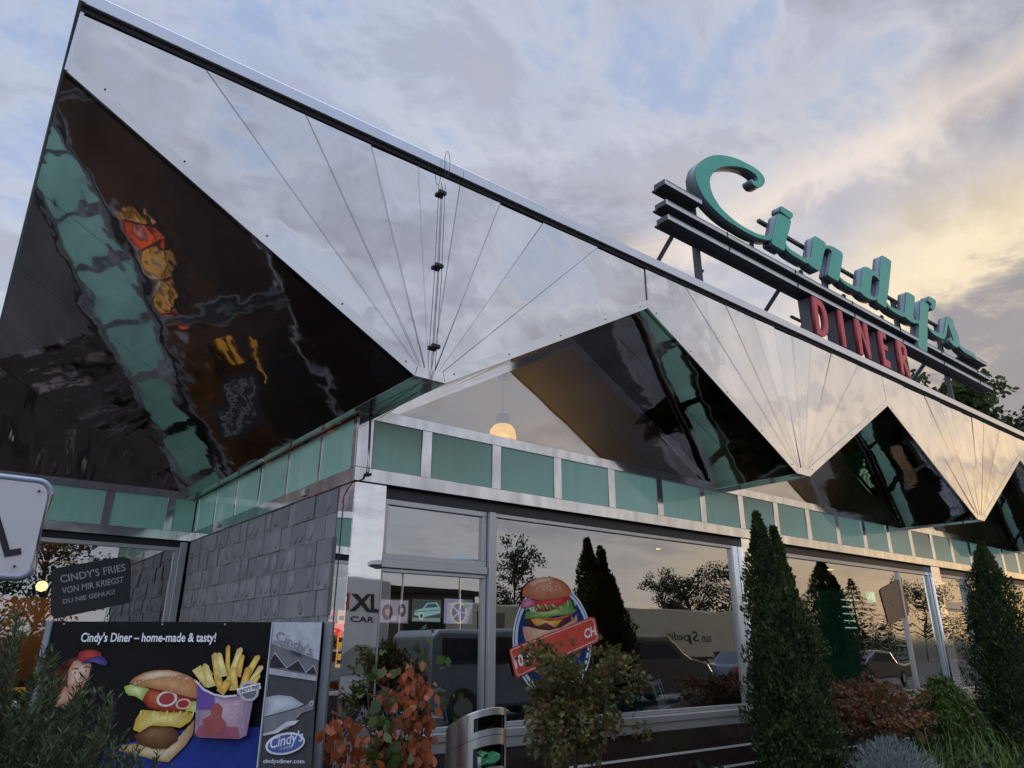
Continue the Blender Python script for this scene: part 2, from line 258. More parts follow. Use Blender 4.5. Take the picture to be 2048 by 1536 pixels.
POSTER={'board':[(-2.719,1.711),(-1.046,1.716),(-1.032,0.939),(-2.561,0.935)],'split':[(-1.318,1.715),(-1.311,0.994)],'post':[(-1.045,1.718),(-0.997,1.72),(-0.975,0.939),(-1.03,0.939)],'text':[(-2.364,1.61),(-1.623,1.612),(-2.374,1.657)],'url':[(-1.283,1.022),(-1.07,1.021),(-1.286,1.042)],'blue':[(-2.143,1.08),(-2.073,1.097),(-1.678,1.184),(-1.32,1.183),(-1.305,0.938),(-2.167,0.936)],'bun':[(-2.069,1.403),(-2.044,1.429),(-2.001,1.451),(-1.947,1.464),(-1.872,1.467),(-1.805,1.455),(-1.745,1.434),(-1.693,1.4),(-1.659,1.361),(-1.653,1.335),(-1.663,1.323),(-1.71,1.327),(-1.767,1.338),(-1.864,1.36),(-1.95,1.377),(-2.037,1.39)],'bunhi':[(-2.041,1.416),(-1.991,1.446),(-1.918,1.461),(-1.843,1.458),(-1.784,1.442),(-1.848,1.434),(-1.921,1.425),(-1.985,1.416)],'inner':[(-1.998,1.386),(-1.95,1.377),(-1.864,1.36),(-1.767,1.338),(-1.7,1.324),(-1.704,1.289),(-1.754,1.259),(-1.846,1.259),(-1.942,1.275),(-1.985,1.313)],'lettuce1':[(-2.095,1.381),(-2.065,1.394),(-2.037,1.39),(-1.988,1.382),(-1.958,1.369),(-1.973,1.347),(-1.985,1.313),(-2.026,1.334),(-2.064,1.339),(-2.084,1.356)],'lettuce2':[(-1.725,1.306),(-1.689,1.314),(-1.651,1.306),(-1.609,1.272),(-1.611,1.255),(-1.661,1.251),(-1.708,1.259),(-1.746,1.263)],'cheese':[(-1.982,1.267),(-1.921,1.263),(-1.827,1.255),(-1.736,1.259),(-1.702,1.251),(-1.71,1.213),(-1.76,1.18),(-1.816,1.188),(-1.862,1.188),(-1.927,1.192),(-1.966,1.155),(-2.01,1.171),(-2.005,1.221)],'patty':[(-2.0,1.142),(-1.926,1.188),(-1.853,1.188),(-1.796,1.18),(-1.765,1.155),(-1.764,1.118),(-1.816,1.081),(-1.889,1.081),(-1.966,1.105)],'bunlow':[(-2.055,1.097),(-1.984,1.105),(-1.889,1.081),(-1.816,1.081),(-1.764,1.118),(-1.738,1.155),(-1.693,1.222),(-1.689,1.18),(-1.691,1.147),(-1.719,1.098),(-1.781,1.033),(-1.796,1.017),(-1.851,1.021),(-1.927,1.041),(-2.011,1.056),(-2.069,1.072)],'ring1':[(-1.799,1.336),(-1.797,1.327),(-1.797,1.319),(-1.8,1.31),(-1.806,1.302),(-1.814,1.295),(-1.824,1.289),(-1.836,1.285),(-1.848,1.283),(-1.86,1.283),(-1.872,1.285),(-1.883,1.288),(-1.893,1.294),(-1.901,1.301),(-1.906,1.308),(-1.908,1.317),(-1.908,1.326),(-1.905,1.334),(-1.899,1.342),(-1.891,1.349),(-1.881,1.355),(-1.87,1.359),(-1.857,1.361),(-1.845,1.361),(-1.833,1.36),(-1.822,1.356),(-1.812,1.351),(-1.804,1.344)],'ring1h':[(-1.813,1.332),(-1.811,1.326),(-1.811,1.319),(-1.813,1.313),(-1.818,1.307),(-1.824,1.302),(-1.831,1.298),(-1.84,1.295),(-1.849,1.293),(-1.858,1.293),(-1.867,1.294),(-1.876,1.297),(-1.883,1.301),(-1.889,1.306),(-1.892,1.312),(-1.894,1.318),(-1.894,1.325),(-1.892,1.331),(-1.887,1.337),(-1.881,1.343),(-1.874,1.347),(-1.865,1.35),(-1.856,1.351),(-1.847,1.352),(-1.838,1.35),(-1.829,1.348),(-1.822,1.343),(-1.817,1.338)],'ring2':[(-1.721,1.304),(-1.72,1.298),(-1.721,1.292),(-1.724,1.287),(-1.729,1.282),(-1.735,1.277),(-1.743,1.274),(-1.752,1.272),(-1.761,1.271),(-1.77,1.272),(-1.778,1.273),(-1.786,1.276),(-1.793,1.28),(-1.797,1.285),(-1.8,1.29),(-1.801,1.296),(-1.8,1.302),(-1.797,1.307),(-1.792,1.312),(-1.786,1.317),(-1.778,1.32),(-1.769,1.322),(-1.76,1.323),(-1.751,1.322),(-1.743,1.321),(-1.735,1.318),(-1.728,1.314),(-1.724,1.309)],'ring2h':[(-1.731,1.302),(-1.73,1.298),(-1.731,1.293),(-1.733,1.289),(-1.737,1.286),(-1.742,1.282),(-1.747,1.28),(-1.754,1.278),(-1.761,1.278),(-1.768,1.278),(-1.774,1.279),(-1.78,1.281),(-1.785,1.284),(-1.788,1.288),(-1.79,1.292),(-1.791,1.296),(-1.79,1.301),(-1.788,1.305),(-1.784,1.308),(-1.779,1.312),(-1.774,1.314),(-1.767,1.316),(-1.76,1.316),(-1.753,1.316),(-1.747,1.315),(-1.741,1.313),(-1.736,1.31),(-1.733,1.306)],'cup':[(-1.694,1.408),(-1.651,1.37),(-1.592,1.344),(-1.534,1.333),(-1.47,1.339),(-1.379,1.349),(-1.394,1.148),(-1.429,1.131),(-1.534,1.134),(-1.644,1.137),(-1.669,1.155)],'cuprim':[(-1.7,1.417),(-1.652,1.376),(-1.593,1.35),(-1.535,1.34),(-1.471,1.345),(-1.47,1.337),(-1.534,1.33),(-1.591,1.34),(-1.655,1.365),(-1.704,1.408)],'fries':[[(-1.616,1.443),(-1.663,1.498),(-1.68,1.499),(-1.685,1.477),(-1.65,1.425)],[(-1.736,1.463),(-1.656,1.38),(-1.635,1.383),(-1.626,1.408),(-1.693,1.492)],[(-1.526,1.434),(-1.547,1.588),(-1.557,1.597),(-1.568,1.581),(-1.553,1.435)],[(-1.561,1.403),(-1.611,1.55),(-1.627,1.557),(-1.641,1.539),(-1.601,1.397)],[(-1.514,1.377),(-1.473,1.571),(-1.484,1.584),(-1.505,1.574),(-1.551,1.388)],[(-1.466,1.431),(-1.459,1.537),(-1.47,1.548),(-1.487,1.536),(-1.5,1.438)],[(-1.426,1.409),(-1.372,1.53),(-1.38,1.544),(-1.402,1.539),(-1.461,1.426)],[(-1.405,1.374),(-1.348,1.478),(-1.355,1.492),(-1.376,1.487),(-1.435,1.392)],[(-1.522,1.369),(-1.586,1.428),(-1.604,1.426),(-1.606,1.402),(-1.554,1.345)],[(-1.469,1.367),(-1.495,1.479),(-1.514,1.487),(-1.533,1.47),(-1.517,1.365)],[(-1.537,1.439),(-1.585,1.551),(-1.604,1.557),(-1.617,1.537),(-1.579,1.43)],[(-1.426,1.361),(-1.412,1.475),(-1.424,1.487),(-1.446,1.477),(-1.466,1.371)],[(-1.395,1.359),(-1.358,1.436),(-1.363,1.448),(-1.383,1.441),(-1.422,1.373)],[(-1.593,1.388),(-1.646,1.491),(-1.665,1.495),(-1.679,1.475),(-1.638,1.377)],[(-1.544,1.339),(-1.509,1.401),(-1.518,1.417),(-1.546,1.418),(-1.586,1.367)]],'label':[(-1.475,1.374),(-1.353,1.405),(-1.345,1.375),(-1.464,1.344)],'labeltext':[(-1.464,1.349),(-1.353,1.378),(-1.467,1.368)],'circ':[(-1.354,1.362),(-1.354,1.351),(-1.357,1.34),(-1.362,1.331),(-1.37,1.323),(-1.379,1.317),(-1.39,1.314),(-1.402,1.312),(-1.414,1.314),(-1.426,1.317),(-1.437,1.323),(-1.446,1.331),(-1.454,1.34),(-1.459,1.351),(-1.462,1.362),(-1.462,1.373),(-1.46,1.383),(-1.455,1.393),(-1.447,1.401),(-1.438,1.407),(-1.427,1.41),(-1.415,1.412),(-1.403,1.41),(-1.391,1.407),(-1.38,1.401),(-1.37,1.393),(-1.362,1.383),(-1.357,1.373)],'circh':[(-1.368,1.362),(-1.368,1.354),(-1.37,1.346),(-1.374,1.339),(-1.379,1.333),(-1.387,1.328),(-1.395,1.326),(-1.404,1.325),(-1.413,1.326),(-1.422,1.328),(-1.43,1.333),(-1.437,1.339),(-1.443,1.346),(-1.447,1.353),(-1.449,1.362),(-1.449,1.37),(-1.447,1.378),(-1.443,1.385),(-1.437,1.391),(-1.43,1.395),(-1.422,1.398),(-1.413,1.399),(-1.404,1.398),(-1.395,1.395),(-1.387,1.391),(-1.38,1.385),(-1.374,1.378),(-1.37,1.37)],'woman':[(-2.365,1.489),(-2.33,1.502),(-2.289,1.507),(-2.264,1.489),(-2.255,1.433),(-2.258,1.381),(-2.273,1.338),(-2.303,1.329),(-2.344,1.304),(-2.407,1.274),(-2.42,1.291),(-2.376,1.321),(-2.37,1.38),(-2.369,1.441)],'hair':[(-2.392,1.484),(-2.357,1.493),(-2.359,1.458),(-2.36,1.398),(-2.365,1.355),(-2.396,1.329),(-2.417,1.38),(-2.411,1.441)],'cap':[(-2.385,1.515),(-2.379,1.555),(-2.344,1.568),(-2.296,1.566),(-2.264,1.555),(-2.246,1.529),(-2.288,1.524),(-2.341,1.506)],'brim':[(-2.362,1.498),(-2.324,1.52),(-2.271,1.537),(-2.237,1.529),(-2.21,1.502),(-2.223,1.485),(-2.253,1.493),(-2.298,1.506),(-2.339,1.498)],'bwsky':[(-1.317,1.713),(-1.048,1.714),(-1.046,1.519),(-1.312,1.602)],'bwroof':[(-1.312,1.6),(-1.047,1.516),(-1.052,1.449),(-1.31,1.47)],'bwz1':[(-1.308,1.522),(-1.29,1.556),(-1.217,1.479),(-1.309,1.479)],'bwz2':[(-1.217,1.479),(-1.157,1.518),(-1.111,1.457),(-1.206,1.47)],'bwz3':[(-1.111,1.455),(-1.072,1.492),(-1.047,1.449)],'bwband':[(-1.311,1.479),(-1.048,1.436),(-1.049,1.414),(-1.309,1.448)],'bwcar':[(-1.312,1.298),(-1.312,1.332),(-1.248,1.345),(-1.173,1.337),(-1.104,1.299),(-1.14,1.282),(-1.22,1.261),(-1.308,1.239)],'bwcar2':[(-1.307,1.235),(-1.22,1.256),(-1.139,1.278),(-1.095,1.295),(-1.051,1.324),(-1.051,1.274),(-1.109,1.257),(-1.175,1.181),(-1.302,1.16)],'bwchrome':[(-1.302,1.158),(-1.247,1.173),(-1.187,1.215),(-1.12,1.223),(-1.14,1.202),(-1.185,1.19),(-1.227,1.161),(-1.302,1.148)],'bwgnd':[(-1.309,1.448),(-1.049,1.414),(-1.033,0.939),(-1.309,0.938)],'oval':[(-1.08,1.132),(-1.078,1.12),(-1.082,1.108),(-1.091,1.096),(-1.104,1.085),(-1.122,1.076),(-1.142,1.068),(-1.163,1.062),(-1.186,1.059),(-1.209,1.059),(-1.23,1.061),(-1.249,1.065),(-1.264,1.072),(-1.275,1.081),(-1.281,1.092),(-1.283,1.103),(-1.279,1.115),(-1.27,1.127),(-1.257,1.138),(-1.24,1.148),(-1.22,1.156),(-1.198,1.161),(-1.175,1.165),(-1.152,1.165),(-1.131,1.163),(-1.112,1.158),(-1.097,1.151),(-1.086,1.142)],'ovalin':[(-1.088,1.13),(-1.087,1.12),(-1.091,1.11),(-1.099,1.101),(-1.112,1.092),(-1.127,1.083),(-1.145,1.077),(-1.165,1.072),(-1.185,1.069),(-1.205,1.068),(-1.224,1.069),(-1.241,1.073),(-1.254,1.078),(-1.264,1.085),(-1.269,1.094),(-1.27,1.103),(-1.266,1.113),(-1.258,1.122),(-1.246,1.132),(-1.231,1.14),(-1.213,1.147),(-1.193,1.152),(-1.172,1.155),(-1.152,1.156),(-1.133,1.154),(-1.116,1.151),(-1.103,1.145),(-1.093,1.138)],'ovaltext':[(-1.26,1.087),(-1.091,1.126),(-1.266,1.14)],'dinertext':[(-1.204,1.08),(-1.145,1.093),(-1.206,1.093)],'bwsign':[(-1.295,1.625),(-1.087,1.541),(-1.286,1.674)],'cupgirl':[(-1.602,1.289),(-1.568,1.306),(-1.536,1.281),(-1.54,1.239),(-1.507,1.205),(-1.537,1.156),(-1.6,1.147),(-1.638,1.222),(-1.596,1.247)]}
BURGER={'oval':[(1.64,1.599),(2.599,1.575),(2.074,1.157),(2.417,2.036)],'bun':[(1.741,2.043),(1.758,2.086),(1.816,2.135),(1.897,2.174),(2.016,2.195),(2.137,2.196),(2.222,2.178),(2.295,2.138),(2.338,2.095),(2.342,2.055),(2.317,2.037),(2.217,2.015),(2.071,1.996),(1.953,1.979),(1.86,1.993),(1.803,2.007),(1.747,2.009)],'bunlight':[(1.816,2.122),(1.897,2.17),(2.016,2.192),(2.136,2.191),(2.039,2.155),(1.92,2.132),(1.85,2.098)],'onion':[(1.729,1.95),(1.769,1.985),(1.814,1.991),(1.895,1.981),(1.894,1.947),(1.814,1.92),(1.757,1.909),(1.729,1.921)],'tomato':[(1.814,1.987),(1.953,1.979),(2.316,2.032),(2.328,2.006),(2.264,1.951),(2.093,1.903),(1.916,1.881),(1.825,1.912)],'radish':[(1.814,1.911),(1.882,1.93),(1.917,1.906),(1.893,1.88),(1.836,1.887)],'lettuce':[(1.762,1.819),(1.779,1.852),(1.791,1.886),(1.882,1.876),(2.033,1.888),(2.153,1.922),(2.264,1.96),(2.328,2.006),(2.352,1.972),(2.362,1.928),(2.412,1.912),(2.373,1.885),(2.261,1.864),(2.127,1.853),(2.02,1.833),(1.881,1.83),(1.801,1.82)],'cheese':[(1.835,1.82),(1.973,1.832),(2.187,1.837),(2.235,1.829),(2.136,1.751),(2.019,1.791),(1.949,1.765),(1.903,1.764)],'tomato2':[(1.962,1.823),(2.187,1.841),(2.336,1.879),(2.36,1.867),(2.211,1.82),(2.067,1.805)],'patty':[(1.779,1.803),(1.835,1.816),(1.903,1.768),(2.031,1.783),(2.124,1.751),(2.248,1.838),(2.334,1.84),(2.345,1.815),(2.208,1.752),(2.065,1.725),(1.948,1.731),(1.812,1.754),(1.779,1.778)],'bunlow':[(1.751,1.753),(1.812,1.75),(1.948,1.727),(2.065,1.721),(2.208,1.744),(2.358,1.815),(2.41,1.877),(2.42,1.816),(2.343,1.746),(1.97,1.657),(1.789,1.624),(1.761,1.688)],'banner':[(1.592,1.552),(1.613,1.575),(2.588,1.855),(2.64,1.847),(2.689,1.671),(2.667,1.628),(1.688,1.336),(1.656,1.348)],'bannerin':[(1.608,1.548),(1.624,1.566),(2.581,1.837),(2.623,1.829),(2.666,1.667),(2.648,1.641),(1.699,1.351),(1.676,1.36)],'bannerin2':[(1.616,1.545),(1.63,1.56),(2.578,1.83),(2.613,1.823),(2.656,1.665),(2.639,1.647),(1.701,1.358),(1.682,1.365)],'t100':[(1.662,1.41),(1.865,1.471),(1.64,1.504)],'tend':[(2.514,1.661),(2.645,1.697),(2.505,1.739)]}
BOARD1={'board':[(-1.435,2.371),(-1.386,2.413),(-0.739,2.584),(-0.673,2.568),(-0.638,2.516),(-0.573,2.06),(-1.301,1.859),(-1.356,1.907)],'t1':[(-1.325,2.249),(-0.68,2.424),(-1.353,2.331)],'t2':[(-1.291,2.129),(-0.682,2.289),(-1.304,2.199)],'t3':[(-1.259,2.023),(-0.752,2.152),(-1.274,2.073)]}
BOARD2={'board':[(8.478,2.361),(8.583,2.407),(9.092,2.546),(9.199,2.537),(9.31,2.097),(9.245,2.053),(8.692,1.895),(8.58,1.914)],'t1':[(8.562,2.268),(9.179,2.406),(8.552,2.323)],'exit':[(8.301,2.271),(8.505,2.272),(8.478,2.182),(8.282,2.175)],'g':[(7.422,2.249),(7.793,2.251),(7.782,1.719),(7.362,1.716)]}
SIGNL={'plateTR':[(-2.365,2.066),(-2.247,2.068),(-2.223,2.052),(-2.212,1.783),(-2.227,1.773),(-2.303,1.768)],'inner':[(-2.361,2.049),(-2.25,2.052),(-2.238,2.043),(-2.232,1.795),(-2.242,1.787),(-2.307,1.788)],'L':[(-2.351,1.946),(-2.329,1.921),(-2.296,1.849),(-2.272,1.857),(-2.268,1.848),(-2.302,1.832),(-2.333,1.901)]}

def woodholes():
    m,nt,b=mat('perforated_wood_ceiling'); b.inputs['Roughness'].default_value=.5
    tc=nd(nt,'ShaderNodeTexCoord'); v=nd(nt,'ShaderNodeTexVoronoi'); v.inputs['Scale'].default_value=7; v.inputs['Randomness'].default_value=.05
    lk(nt,tc.outputs['Object'],v.inputs['Vector'])
    cr=nd(nt,'ShaderNodeValToRGB'); cr.color_ramp.interpolation='CONSTANT'
    cr.color_ramp.elements[0].color=(.01,.005,.002,1); cr.color_ramp.elements[1].position=.22; cr.color_ramp.elements[1].color=(.27,.155,.065,1)
    lk(nt,v.outputs['Distance'],cr.inputs[0]); lk(nt,cr.outputs[0],b.inputs['Base Color']); return m
M['wood']=woodholes()
M['warmlamp']=simple('warm_lamp',(1,.8,.4),.4,emit=(1,.46,.10),es=.95)
M['bulbcore']=simple('bulb_core',(1,.9,.6),.4,emit=(1,.66,.18),es=1.6)
M['shelfglow']=simple('lit_shelf_panel',(.9,.5,.1),.5,emit=(1,.42,.05),es=.55)
M['redglow']=simple('red_lit_sign',(.9,.1,.05),.5,emit=(1,.07,.02),es=1.5)

M['cove']=simple('cove_lamp',(1,.7,.4),.5,emit=(1,.56,.20),es=3.5)  # glow of the strips added to light the gable ceilings
M['cove2']=simple('cove_lamp_warm',(1,.6,.3),.5,emit=(1,.56,.22),es=4.2)  # glow of the strip added to light the wing's wood panels
SL=(ZP-ZV)/((P-VW)/2)          # slope of the folds
diner=empty('diner_building',(0,0,0),'silver and green diner building with a zigzag mirrored roof edge and large windows','building')

# ---- roof ----
roof=MB().box(XL+.01,XR,YF+.055,YB,ZF+.03,5.175).build('roof',M['deck'],diner)
cop=MB()
x=XL-.02; cuts=[XL-.02,.21,3.1,6.0,8.9,11.8,14.7,17.6,20.5,XR+.02]
for a,b_ in zip(cuts[:-1],cuts[1:]):
    cop.box(a+.002,b_-.002,YF-.042,YF+.30,5.140,5.233)
cop.box(XL-.03,XL+.008,YF-.055,YB,5.136,5.236)
cop.build('coping',M['coping'],roof,bevel=.004)
MB().box(XL-.01,XR,YF-.012,YF+.05,5.1,5.138).build('shadow_gap',M['gap'],roof)
tops=[-1.79,-1.11,-.60,-.19,.20,.61,1.09,1.76]
def lerp(a,b,t): return a+(b-a)*t
for k in range(NB):
    v=V0+P*k; xl=v-P/2 if k else XL; xr=v+P/2
    zl=ZP
    # dark backing that shows in the seams
    MB().prism([(xl,ZF+.028),(xr,ZF+.028),(xr,ZP),(v+VW/2,ZV),(v-VW/2,ZV),(xl,zl)],'y',YF+.012,YF+.05).build('fascia_backing',M['gap'],roof)
    bot=[lerp(-.098,.098,i/7) for i in range(8)]; zb=ZV+.075; bw=.085
    def edgez(xx,side):   # inner line of border strip
        s=(ZP-ZV)/((xr-v-VW/2) if side>0 else (v-VW/2-xl))
        d=(xx-(v+VW/2)) if side>0 else ((v-VW/2)-xx)
        return ZV+s*d+bw
    quads=[]
    quads.append([(xl,ZF),(v+tops[0],ZF),(v+bot[0],zb),(v-VW/2,edgez(v-VW/2,-1)),(xl,edgez(xl,-1))])
    for i in range(7): quads.append([(v+tops[i],ZF),(v+tops[i+1],ZF),(v+bot[i+1],zb),(v+bot[i],zb)])
    quads.append([(v+tops[7],ZF),(xr,ZF),(xr,edgez(xr,1)),(v+VW/2,edgez(v+VW/2,1)),(v+bot[7],zb)])
    fb=MB()
    for q in quads:
        cx=sum(p[0] for p in q)/len(q); cz=sum(p[1] for p in q)/len(q)
        a=random.uniform(-.014,.014); b_=random.uniform(-.010,.010)
        mx_=max(abs(a*(px-cx)+b_*(pz-cz)) for px,pz in q); sc_=min(1,.0045/mx_); a*=sc_; b_*=sc_
        pts=[]
        for (px,pz) in q:
            dx=0
            pts.append((px+dx, YF+a*(px-cx)+b_*(pz-cz)+.001, pz))
        fb.poly(pts)
    for i in range(8):
        w_=.0019 if i in (0,1,5,7) else .0014; fb.poly([(v+tops[i]-w_,YF-.0065,ZF),(v+tops[i]+w_,YF-.0065,ZF),(v+bot[i]+w_*.8,YF-.0065,zb),(v+bot[i]-w_*.8,YF-.0065,zb)],1 if i in (0,1,4,7,2) else 2)
    for xs_ in ([xr] if k<NB-1 else []): fb.poly([(xs_-.0025,YF-.0065,ZF),(xs_+.0025,YF-.0065,ZF),(xs_+.0025,YF-.0065,ZP+bw),(xs_-.0025,YF-.0065,ZP+bw)],1)
    fp=fb.build('fascia_panel',[M['fascia'],M['gap'],M['alu']],roof,fix=False)
    tb=MB()
    tb.prism([(xl,zl),(v-VW/2,ZV),(v-bot[7]-.01,zb+.004),(v-VW/2+.004,ZV+bw),(xl,zl+bw)],'y',YF-.006,YF+.01)
    tb.prism([(xr,ZP),(v+VW/2,ZV),(v+bot[7]+.01,zb+.004),(v+VW/2-.004,ZV+bw),(xr,ZP+bw)],'y',YF-.0065,YF+.01)
    tb.prism([(v-VW/2+.004,ZV),(v+VW/2-.004,ZV),(v+bot[7]+.006,zb),(v+bot[0]-.006,zb)],'y',YF-.0075,YF+.011)
    rv=tb
    for sx in (-1,1):
        for t in (.02,.25,.5,.75,.97):
            X_=lerp(v+sx*(VW/2+.03),v+sx*(P/2-.05),t); Z_=ZV+SL*(abs(X_-v)-VW/2)+.045
            rv.tube([(X_,YF-.011,Z_),(X_,YF-.006,Z_)],.006,6,mi=1)
    tb.build('edge_trim',[M['trim'],M['black']],roof)
    # soffits (undersides of the folds), 3 cm thick
    for s in (-1,1):
        xa=v+s*VW/2; xb=(v+s*P/2) if (k or s>0) else XL
        ye=D-.01 if (k==0 and s<0) else .015
        za,zc=ZV,ZP
        sb=MB(); n=(0,0,.03)
        a0=(xa,YF+.011,za);b0=(xb,YF+.011,zc);c0=(xb,ye,zc);d0=(xa,ye,za)
        sb.add([a0,b0,c0,d0]+[(p[0],p[1],p[2]+.03) for p in (a0,b0,c0,d0)],[(0,1,2,3),(7,6,5,4),(0,4,5,1),(1,5,6,2),(2,6,7,3),(3,7,4,0)])
        so_=sb.build('soffit_panel',M['soffit'],roof)
        nj=3 if ye>1 else 1
        for q in range(1,nj+1):
            yy=lerp(YF+.011,ye,q/(nj+1)); e_=.0015
            MB().add([(xa,yy-e_,za-.0015),(xb,yy-e_,zc-.0015),(xb,yy+e_,zc-.0015),(xa,yy+e_,za-.0015)],[(0,1,2,3)]).build('panel_joint',M['gap'],so_,fix=False)
    MB().box(v-VW/2+.001,v+VW/2-.001,YF+.011,-.022,ZV-.002,ZV+.03).build('valley_panel',M['soffit'],roof)
MB().box(V0-VW/2+.001,-.03,-.018,D-.01,ZV-.002,ZV+.03).build('valley_panel',M['soffit'],roof)
# left roof end: closing board
lb=MB().box(XL-.008,XL+.012,YF-.01,YB,ZP+.002,5.12); lb.build('end_board',M['coping'],roof)
# cables on the first fan
for dx in (0,.035):
    cb=MB().tube([(.02+dx,YF-.02,5.02),(.02+dx*1.0,YF-.022,4.2),(.0+dx,YF-.02,ZV+.08),(.005,YF-.015,ZV-.03),(.03,YF+.2,ZV-.035),(.03+dx*2,-.3,ZV-.035),(.05+dx*2,-.04,ZV-.03)],.0023,6)
    cb.build('cable',M['cable'],roof)
lp=MB().tube([(.035+.025*math.sin(t),YF-.07,5.06+.12*(1-math.cos(t))/1.0) for t in np.linspace(0,2*math.pi,20)],.0023,6); lp.build('cable_loop',M['cable'],roof)
for z in (4.93,4.28,3.62): MB().box(-.005,.06,YF-.04,YF-.01,z-.013,z+.013).build('cable_clamp',M['black'],roof)
MB().tube([(.075,-.035,ZBT-.02),(.085,-.035,3.1),(.09,-.04,2.9),(.05,-.035,2.83),(-.03,-.02,2.8),(-.05,.02,2.75),(-.05,.08,2.7),(-.045,.1,0)],.005,6).build('cable',M['cable'],diner)
MB().box(.068,.112,-.05,-.03,2.865,2.885).build('cable_clamp',M['black'],diner)

# ---- green band ----
bf=MB()
bf.box(-.02,XR,-.022,.0,ZGT,ZBT); bf.box(-.02,XR,-.022,.0,ZBB,ZGB)          # front strips
bf.box(-.021,.115,-.024,-.0005,ZGB+.001,ZGT-.001)
nfr=int((XR-.6)/.7492)
for i in range(nfr+1):
    xx=.5824+.7492*i
    bf.box(xx,xx+.0974,-.020,-.001,ZGB,ZGT)
bf.box(-.02,.0,.0,D-.001,ZGT,ZBT-.001); bf.box(-.02,.0,.0,D-.001,ZBB,ZGB)
for i in range(6): 
    yy=.7142+.7515*i-.02
    if yy<D-.1: bf.box(-.014,-.001,yy,yy+.05,ZGB,ZGT)
bf.box(-.0215,-.001,.0,.07,ZGB+.001,ZGT-.001)
bf.box(XW,-.021,D-.02,D,ZGT,ZBT-.002); bf.box(XW,-.021,D-.02,D,ZBB,ZGB)
WX=[-.36,-1.06]+[-1.86-.75*i for i in range(10)]
for xx in WX: bf.box(xx,xx+.09,D-.016,D-.001,ZGB,ZGT)
band=bf.build('band_frame',M['steel'],diner,bevel=.002)
def pane(x0,x1,y0,y1): MB().box(x0,x1,y0,y1,ZGB-.004,ZGT+.004).build('green_panel',M['green'],band)
edges=[.115]+[.5824+.7492*i for i in range(nfr+1)]+[XR]
for i in range(len(edges)-1):
    a=edges[i]+(.0974 if i else 0)
    if edges[i+1]-a>.05: pane(a-.003,edges[i+1]+.003,-.008,.004)
ys_=[.07]+[.7142+.7515*i-.02 for i in range(6) if .7142+.7515*i-.02<D-.1]+[D-.02]
for i in range(len(ys_)-1): pane(-.007,.004,ys_[i]+(.05 if i else 0)-.003,ys_[i+1]+.003)
for a,b_ in [(-.27,-.022)]+[(WX[i+1]+.09,WX[i]) for i in range(len(WX)-1)]: pane(a,b_,D-.008,D+.004)
# tiny brackets on band
MB().box(-.04,-.02,.92,1.0,2.84,2.9).build('clip',M['joint'],band); MB().box(-.04,-.02,3.4,3.47,2.86,2.9).build('clip',M['joint'],band)
MB().box(.005,XR,.006,.12,ZBB+.002,ZBT-.004).box(.006,.12,.13,D,ZBB+.002,ZBT-.004).box(XW,.1,D+.006,D+.12,ZBB+.002,ZBT-.004).build('band_core',M['inwall'],diner)

# ---- gables above the band ----
for k in range(NB-1):
    v=V0+P*k; xm=v+P/2; x0=v+VW/2+(ZBT-ZV)/SL; x1=v+P-VW/2-(ZBT-ZV)/SL
    g=MB().prism([(x0,ZBT),(x1,ZBT),(xm,ZP-.002)],'y',.03,.038).build('gable_window',M['gableglass'],diner)
    f=MB()
    w=.035
    f.prism([(x0,ZBT),(xm,ZP-.001),(xm,ZP-w*1.4),(x0+w*2.4,ZBT)],'y',.016,.03); f.prism([(x1,ZBT),(xm,ZP-.001),(xm,ZP-w*1.4),(x1-w*2.4,ZBT)],'y',.0165,.0295)
    f.build('gable_frame',M['trim'],g)
gx0=V0-VW/2-(ZBT-ZV)/SL
MB().poly([(gx0,D-.012,ZBT),(XL,D-.012,ZBT),(XL,D-.012,ZP-.005)]).poly([(gx0,D+.03,ZBT),(XL,D+.03,ZBT),(XL,D+.03,ZP-.005)]).build('gable_sheet',M['ripple'],diner,fix=False)

# ---- walls ----
MB().box(.004,.25,.285,D-.002,0,ZBB-.002).build('side_wall',M['slate'],diner)
tb=MB(); relief=[]
ty=.30; 
rows=14; rh=(ZBB-.02)/rows
for r in range(rows):
    y=.29-(.12 if r%2 else 0)
    while y<D-.01:
        w=random.choice((.16,.20,.20,.24)); y0=max(y,.29); y1=min(y+w,D-.01)
        if y1-y0>.03:
            t=random.choice((.004,.008,.012,.018)); z0=.01+r*rh; z1=z0+rh
            tb.box(-t,.003,y0+.002,y1-.002,z0+.002,z1-.002)
            if random.random()<.55 and y1-y0>.12:
                cy=(y0+y1)/2+random.uniform(-.02,.02); cz=(z0+z1)/2+random.uniform(-.01,.01); ry=.056*random.uniform(.8,1.15); rz=rh*.42*random.uniform(.8,1); n=16; m_=5
                b0=len(tb.v); nf0=len(tb.f); hh=.014
                for a in range(m_):
                    f=a/m_*math.pi/2
                    for kk in range(n):
                        an=2*math.pi*kk/n; rad=math.cos(f)
                        tb.v.append((-t+.002-hh*math.sin(f)-hh*.35*math.cos(f)*math.cos(an)*0,cy+ry*rad*math.cos(an)-.012*math.sin(f),cz+rz*rad*math.sin(an)-.02*math.sin(f)))
                for a in range(m_-1):
                    for kk in range(n):
                        tb.f.append((b0+a*n+kk,b0+a*n+(kk+1)%n,b0+(a+1)*n+(kk+1)%n,b0+(a+1)*n+kk)); tb.mi.append(0)
                tb.f.append(tuple(b0+(m_-1)*n+kk for kk in range(n))); tb.mi.append(0); relief += range(nf0,len(tb.f))
        y+=w
cl_=tb.build('tile_cladding',M['slate'],diner)
for i in relief: cl_.data.polygons[i].use_smooth=True
MB().box(0.0,.282,.002,.283,0,ZBB-.003).build('corner_post',M['poststeel'],diner,bevel=.004)
